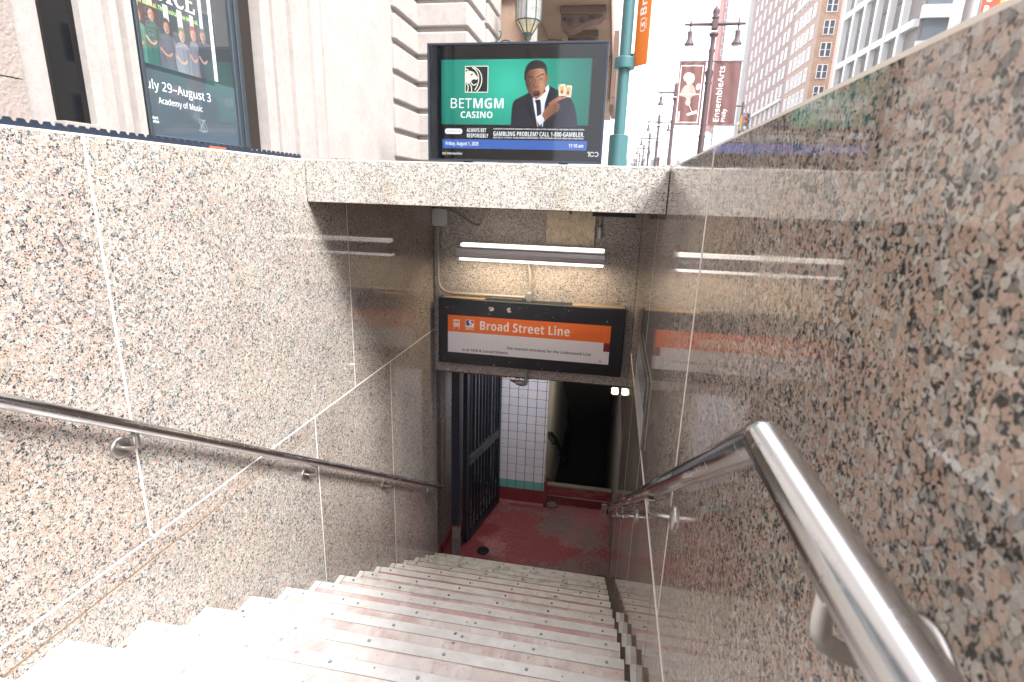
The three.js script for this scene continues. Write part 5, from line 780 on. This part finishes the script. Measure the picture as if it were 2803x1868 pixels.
// ───────────────────────── buildings along the street ─────────────────────────
const B = {
  brown: S({ map: rep(brickTex([116, 92, 86], [130, 105, 97], [136, 120, 112], 501), 0.5), roughness: 0.9 }), tan: S({ map: rep(brickTex([158, 116, 86], [178, 136, 104], [170, 150, 130], 511), 0.33), roughness: 0.9 }), tanPale: S({ map: rep(brickTex([138, 112, 96], [150, 124, 108], [150, 136, 124], 521), 0.5), roughness: 0.9 }),
  white: S({ color: 0xc4c4c2, roughness: 0.8 }), pale: S({ color: 0xc9c9c6, roughness: 0.85 }), stone: S({ color: 0xc4beb4, roughness: 0.85 }), reveal: S({ color: 0x57524d, roughness: 0.8 }), panel: S({ color: 0x6a645e, roughness: 0.7 }), paneDark: P({ color: 0x2b3646, roughness: 0.08 }), pane: P({ color: 0x5c666e, roughness: 0.1 }), paneGreen: P({ color: 0x5f7674, roughness: 0.08 }), frame: S({ color: 0xdcdcda, roughness: 0.6 }), red: S({ color: 0x9a5a50, roughness: 0.9 }), pinkStone: S({ color: 0xc79c90, roughness: 0.85 }),
};
// a window standing in a reveal: surround, sash bars and panes; built once per kind and shared
function windowKit(w, h) {
  const f = 0.09, fr = merge([box(-w / 2, w / 2, h - f, h, -0.06, 0.05), box(-w / 2, w / 2, 0, f, -0.06, 0.09), box(-w / 2, -w / 2 + f, f, h - f, -0.06, 0.05), box(w / 2 - f, w / 2, f, h - f, -0.06, 0.05), box(-0.1, 0.1, f, h - f, -0.06, 0.04), box(-w / 2 + f, w / 2 - f, h / 2 - 0.04, h / 2 + 0.04, -0.06, 0.02)]);
  return { fr, pn: box(-w / 2 + f, w / 2 - f, f, h - f, -0.05, -0.02) };
}
const kitA = windowKit(1.55, 2.0), kitB = windowKit(1.3, 2.0);
function hang(parent, kit, pos, ry, pane) { const m = put(parent, 'window', kit.fr, B.frame, pos, [0, ry, 0]); const p = meshed('pane', kit.pn, pane, m); return m; }
{
  const t = thing('brick_building', 'tall brown and tan brick building with rows of paired sash windows', 'building', [28, PAVE, -120]);
  part(t, 'brown_wall', box(28, 46, PAVE, 60, -147, -111.2, 0.5), B.brown); part(t, 'pale_wall', box(28.02, 46, PAVE, 60, -111.2, -97.52, 0.5), B.tanPale); part(t, 'tan_wall', box(28.021, 33, PAVE, 60, -97.519, -97.5, 0.5), B.tan);
  part(t, 'cornice', rboxAt(27.5, 28.1, 17.1, 17.7, -147, -112, 0.1), B.stone); part(t, 'cornice', rboxAt(27.7, 28.2, 30.5, 31, -111, -97.5, 0.1), B.stone); part(t, 'parapet', box(27.6, 46, 60, 61, -147, -97.3), B.stone);
  const cols = [-100.1, -102.5, -104.6, -106.8, -109.3, -113.4, -115.9, -119.1, -122.6, -126.1, -130.2, -134.6, -138.6, -142.6];
  for (let r = -1; r < 10; r++) for (const z of cols) hang(t, kitB, [27.96, 18.1 + 3.03 * r + 0.02, z], -Math.PI / 2, B.pane);
  for (let r = -1; r < 6; r++) hang(t, kitA, [29.55, 18.15 + 3.03 * r, -97.44], 0, B.paneDark);
}
{
  const t = thing('modern_building', 'modern white framed building with tall recessed window bays', 'building', [28, PAVE, -76]);
  part(t, 'wall', box(28.35, 48, PAVE, 55, -86.6, -66.35, 0.5), B.panel); part(t, 'pink_pier', box(27.9, 30, PAVE, 55, -88.2, -86.62), B.pinkStone);
  const fin = box(-0.3, 0.36, 0, 56, -0.28, 0.28), zs = []; for (let i = 0; i < 6; i++) { const z = -86.2 + i * 3.42; zs.push(z); put(t, 'fin', fin, B.white, [28, PAVE, z]); }
  for (const y of [5.6, 11.5, 17.4, 23.3, 29.2, 35.1]) part(t, 'floor_band', box(27.78, 28.35, y - 0.35, y + 0.35, -86.3, -66.3), B.white);
  const pg = box(-0.05, 0.04, 0, 2.15, -0.62, 0.62), fg = box(-0.08, 0.03, -0.08, 2.23, -0.7, 0.7);
  for (const y of [5.6, 11.5, 17.4, 23.3, 29.2]) for (let i = 0; i < 5; i++) for (const dy of [0.65, 3.25]) { const m = put(t, 'window', fg, B.reveal, [28.28, y + dy, zs[i] + 1.35]); meshed('pane', pg, B.paneGreen, m); }
  for (const [y0, y1] of [[11.6, 12.6], [14.4, 15.7], [17.75, 18.9], [21.3, 22.2], [24.8, 25.8]]) part(t, 'floor_band', box(28.3, 48, y0, y1, -66.349, -65.9), B.white);
  const p2 = box(-1.5, 1.5, 0, 2.3, -0.1, 0.05); for (const y of [12.65, 15.75, 19.0, 22.3]) for (let i = 0; i < 5; i++) put(t, 'window', p2, i % 2 ? B.paneGreen : B.pane, [30.2 + i * 3.25, y, -66.3]);
}
function slab(name, label, x0, x1, z0, z1, top, mat, cols, face, pane, h = 1.9, w = 1.5, from = 6) {
  const t = thing(name, label, 'building', [(x0 + x1) / 2, PAVE, z0]); part(t, 'wall', box(x0, x1, PAVE, top, z1, z0, 0.3), mat); part(t, 'cornice', box(x0 - 0.4, x1 + 0.4, top, top + 0.9, z1 - 0.3, z0 + 0.4), mat);
  const g = face === 'z' ? box(-w / 2, w / 2, 0, h, -0.1, 0.05) : box(-0.05, 0.1, 0, h, -w / 2, w / 2), fr = face === 'z' ? box(-w / 2 - 0.15, w / 2 + 0.15, -0.2, h + 0.15, -0.1, 0.02) : box(face === '+x' ? -0.1 : -0.02, face === '+x' ? 0.02 : 0.1, -0.2, h + 0.15, -w / 2 - 0.15, w / 2 + 0.15);
  for (const c of cols) for (let y = from; y < top - 4; y += 4) { const pos = face === 'z' ? [c, y, z0] : face === '+x' ? [x1, y, c] : [x0, y, c]; const m = put(t, 'window', fr, B.frame, pos); const p = meshed('pane', g, pane, m); if (face === '+x') p.rotation.y = Math.PI; }
  return t;
}
slab('white_building', 'white office block with dark windows beyond the brown brick building', 28, 50, -152, -185, 66, B.white, [31, 35, 39], 'z', B.paneDark, 2.2, 1.8, 6);
slab('pale_tower', 'pale tall tower far off with a column of dark windows', 37, 60, -205, -225, 105, B.white, [39.5, 43.5], 'z', B.pane, 2.6, 2.2, 20);
slab('red_tower', 'slender reddish tower far down the street', 34, 40, -235, -245, 78, B.red, [35.5, 38.5], 'z', B.pane, 2.0, 1.2, 20);
slab('white_stone_building', 'white stone building next to the theatre, seen edge on beyond the teal pole', -14, 0.12, -27, -64, 30, B.white, [-30, -34, -38, -42, -46, -50, -54, -58], '+x', B.red, 1.8, 1.6, 2);
slab('street_block', 'plain stone block along the street beyond the white framed building, behind the wall', 28, 46, -20, -60, 26, B.stone, [-24, -28, -32, -36, -40, -44, -48, -52, -56], '-x', B.pane, 2.2, 1.8, 3);
slab('street_block', 'plain stone block across the street facing the theatre entrance', 28, 46, 30, -18, 19, B.white, [-14, -10, -6, -2, 2, 6, 10, 14, 18, 22, 26], '-x', B.paneDark, 2.2, 1.8, 3);
{
  const t = thing('domed_hall', 'pale grand civic building closing the far end of the street', 'building', [12, PAVE, -290]);
  part(t, 'wall', box(-20, 44, PAVE, 22, -330, -290), B.pale); part(t, 'central_wall', box(4, 22, PAVE, 26, -330, -288), B.pale);
  const man = (x0, x1, y0, y1, k) => { const g = new THREE.CylinderGeometry(0.5 * k, 0.7071, 1, 4); g.rotateY(Math.PI / 4); g.scale((x1 - x0), y1 - y0, 20); g.translate((x0 + x1) / 2, (y0 + y1) / 2, -302); return g; };
  part(t, 'mansard_roof', man(4, 22, 26, 44, 0.8), S({ color: 0x9fb0b2, roughness: 0.8 })); part(t, 'mansard_roof', man(-20, 2, 22, 30, 0.9), S({ color: 0x9fb0b2, roughness: 0.8 })); part(t, 'mansard_roof', man(24, 44, 22, 30, 0.9), S({ color: 0x9fb0b2, roughness: 0.8 }));
  part(t, 'tower', box(8, 18, 30, 110, -325, -312), B.pale); for (let i = 0; i < 15; i++) for (const y of [2, 8, 14]) put(t, 'window', box(-0.8, 0.8, 0, 3.6, -0.1, 0.1), B.pane, [-17 + i * 4.2, y, i > 4 && i < 9 ? -287.9 : -289.9]);
  for (const x of [-16, 27, 10.5, 13, 15.5]) put(t, 'dormer', box(-1, 1, 0, 3, -0.3, 0.6), B.frame, [x, x > 5 && x < 20 ? 29 : 23, -288]);
}

scene.fog = new THREE.FogExp2(0xf2f4f6, 0.0013);

renderer.render(scene, camera);
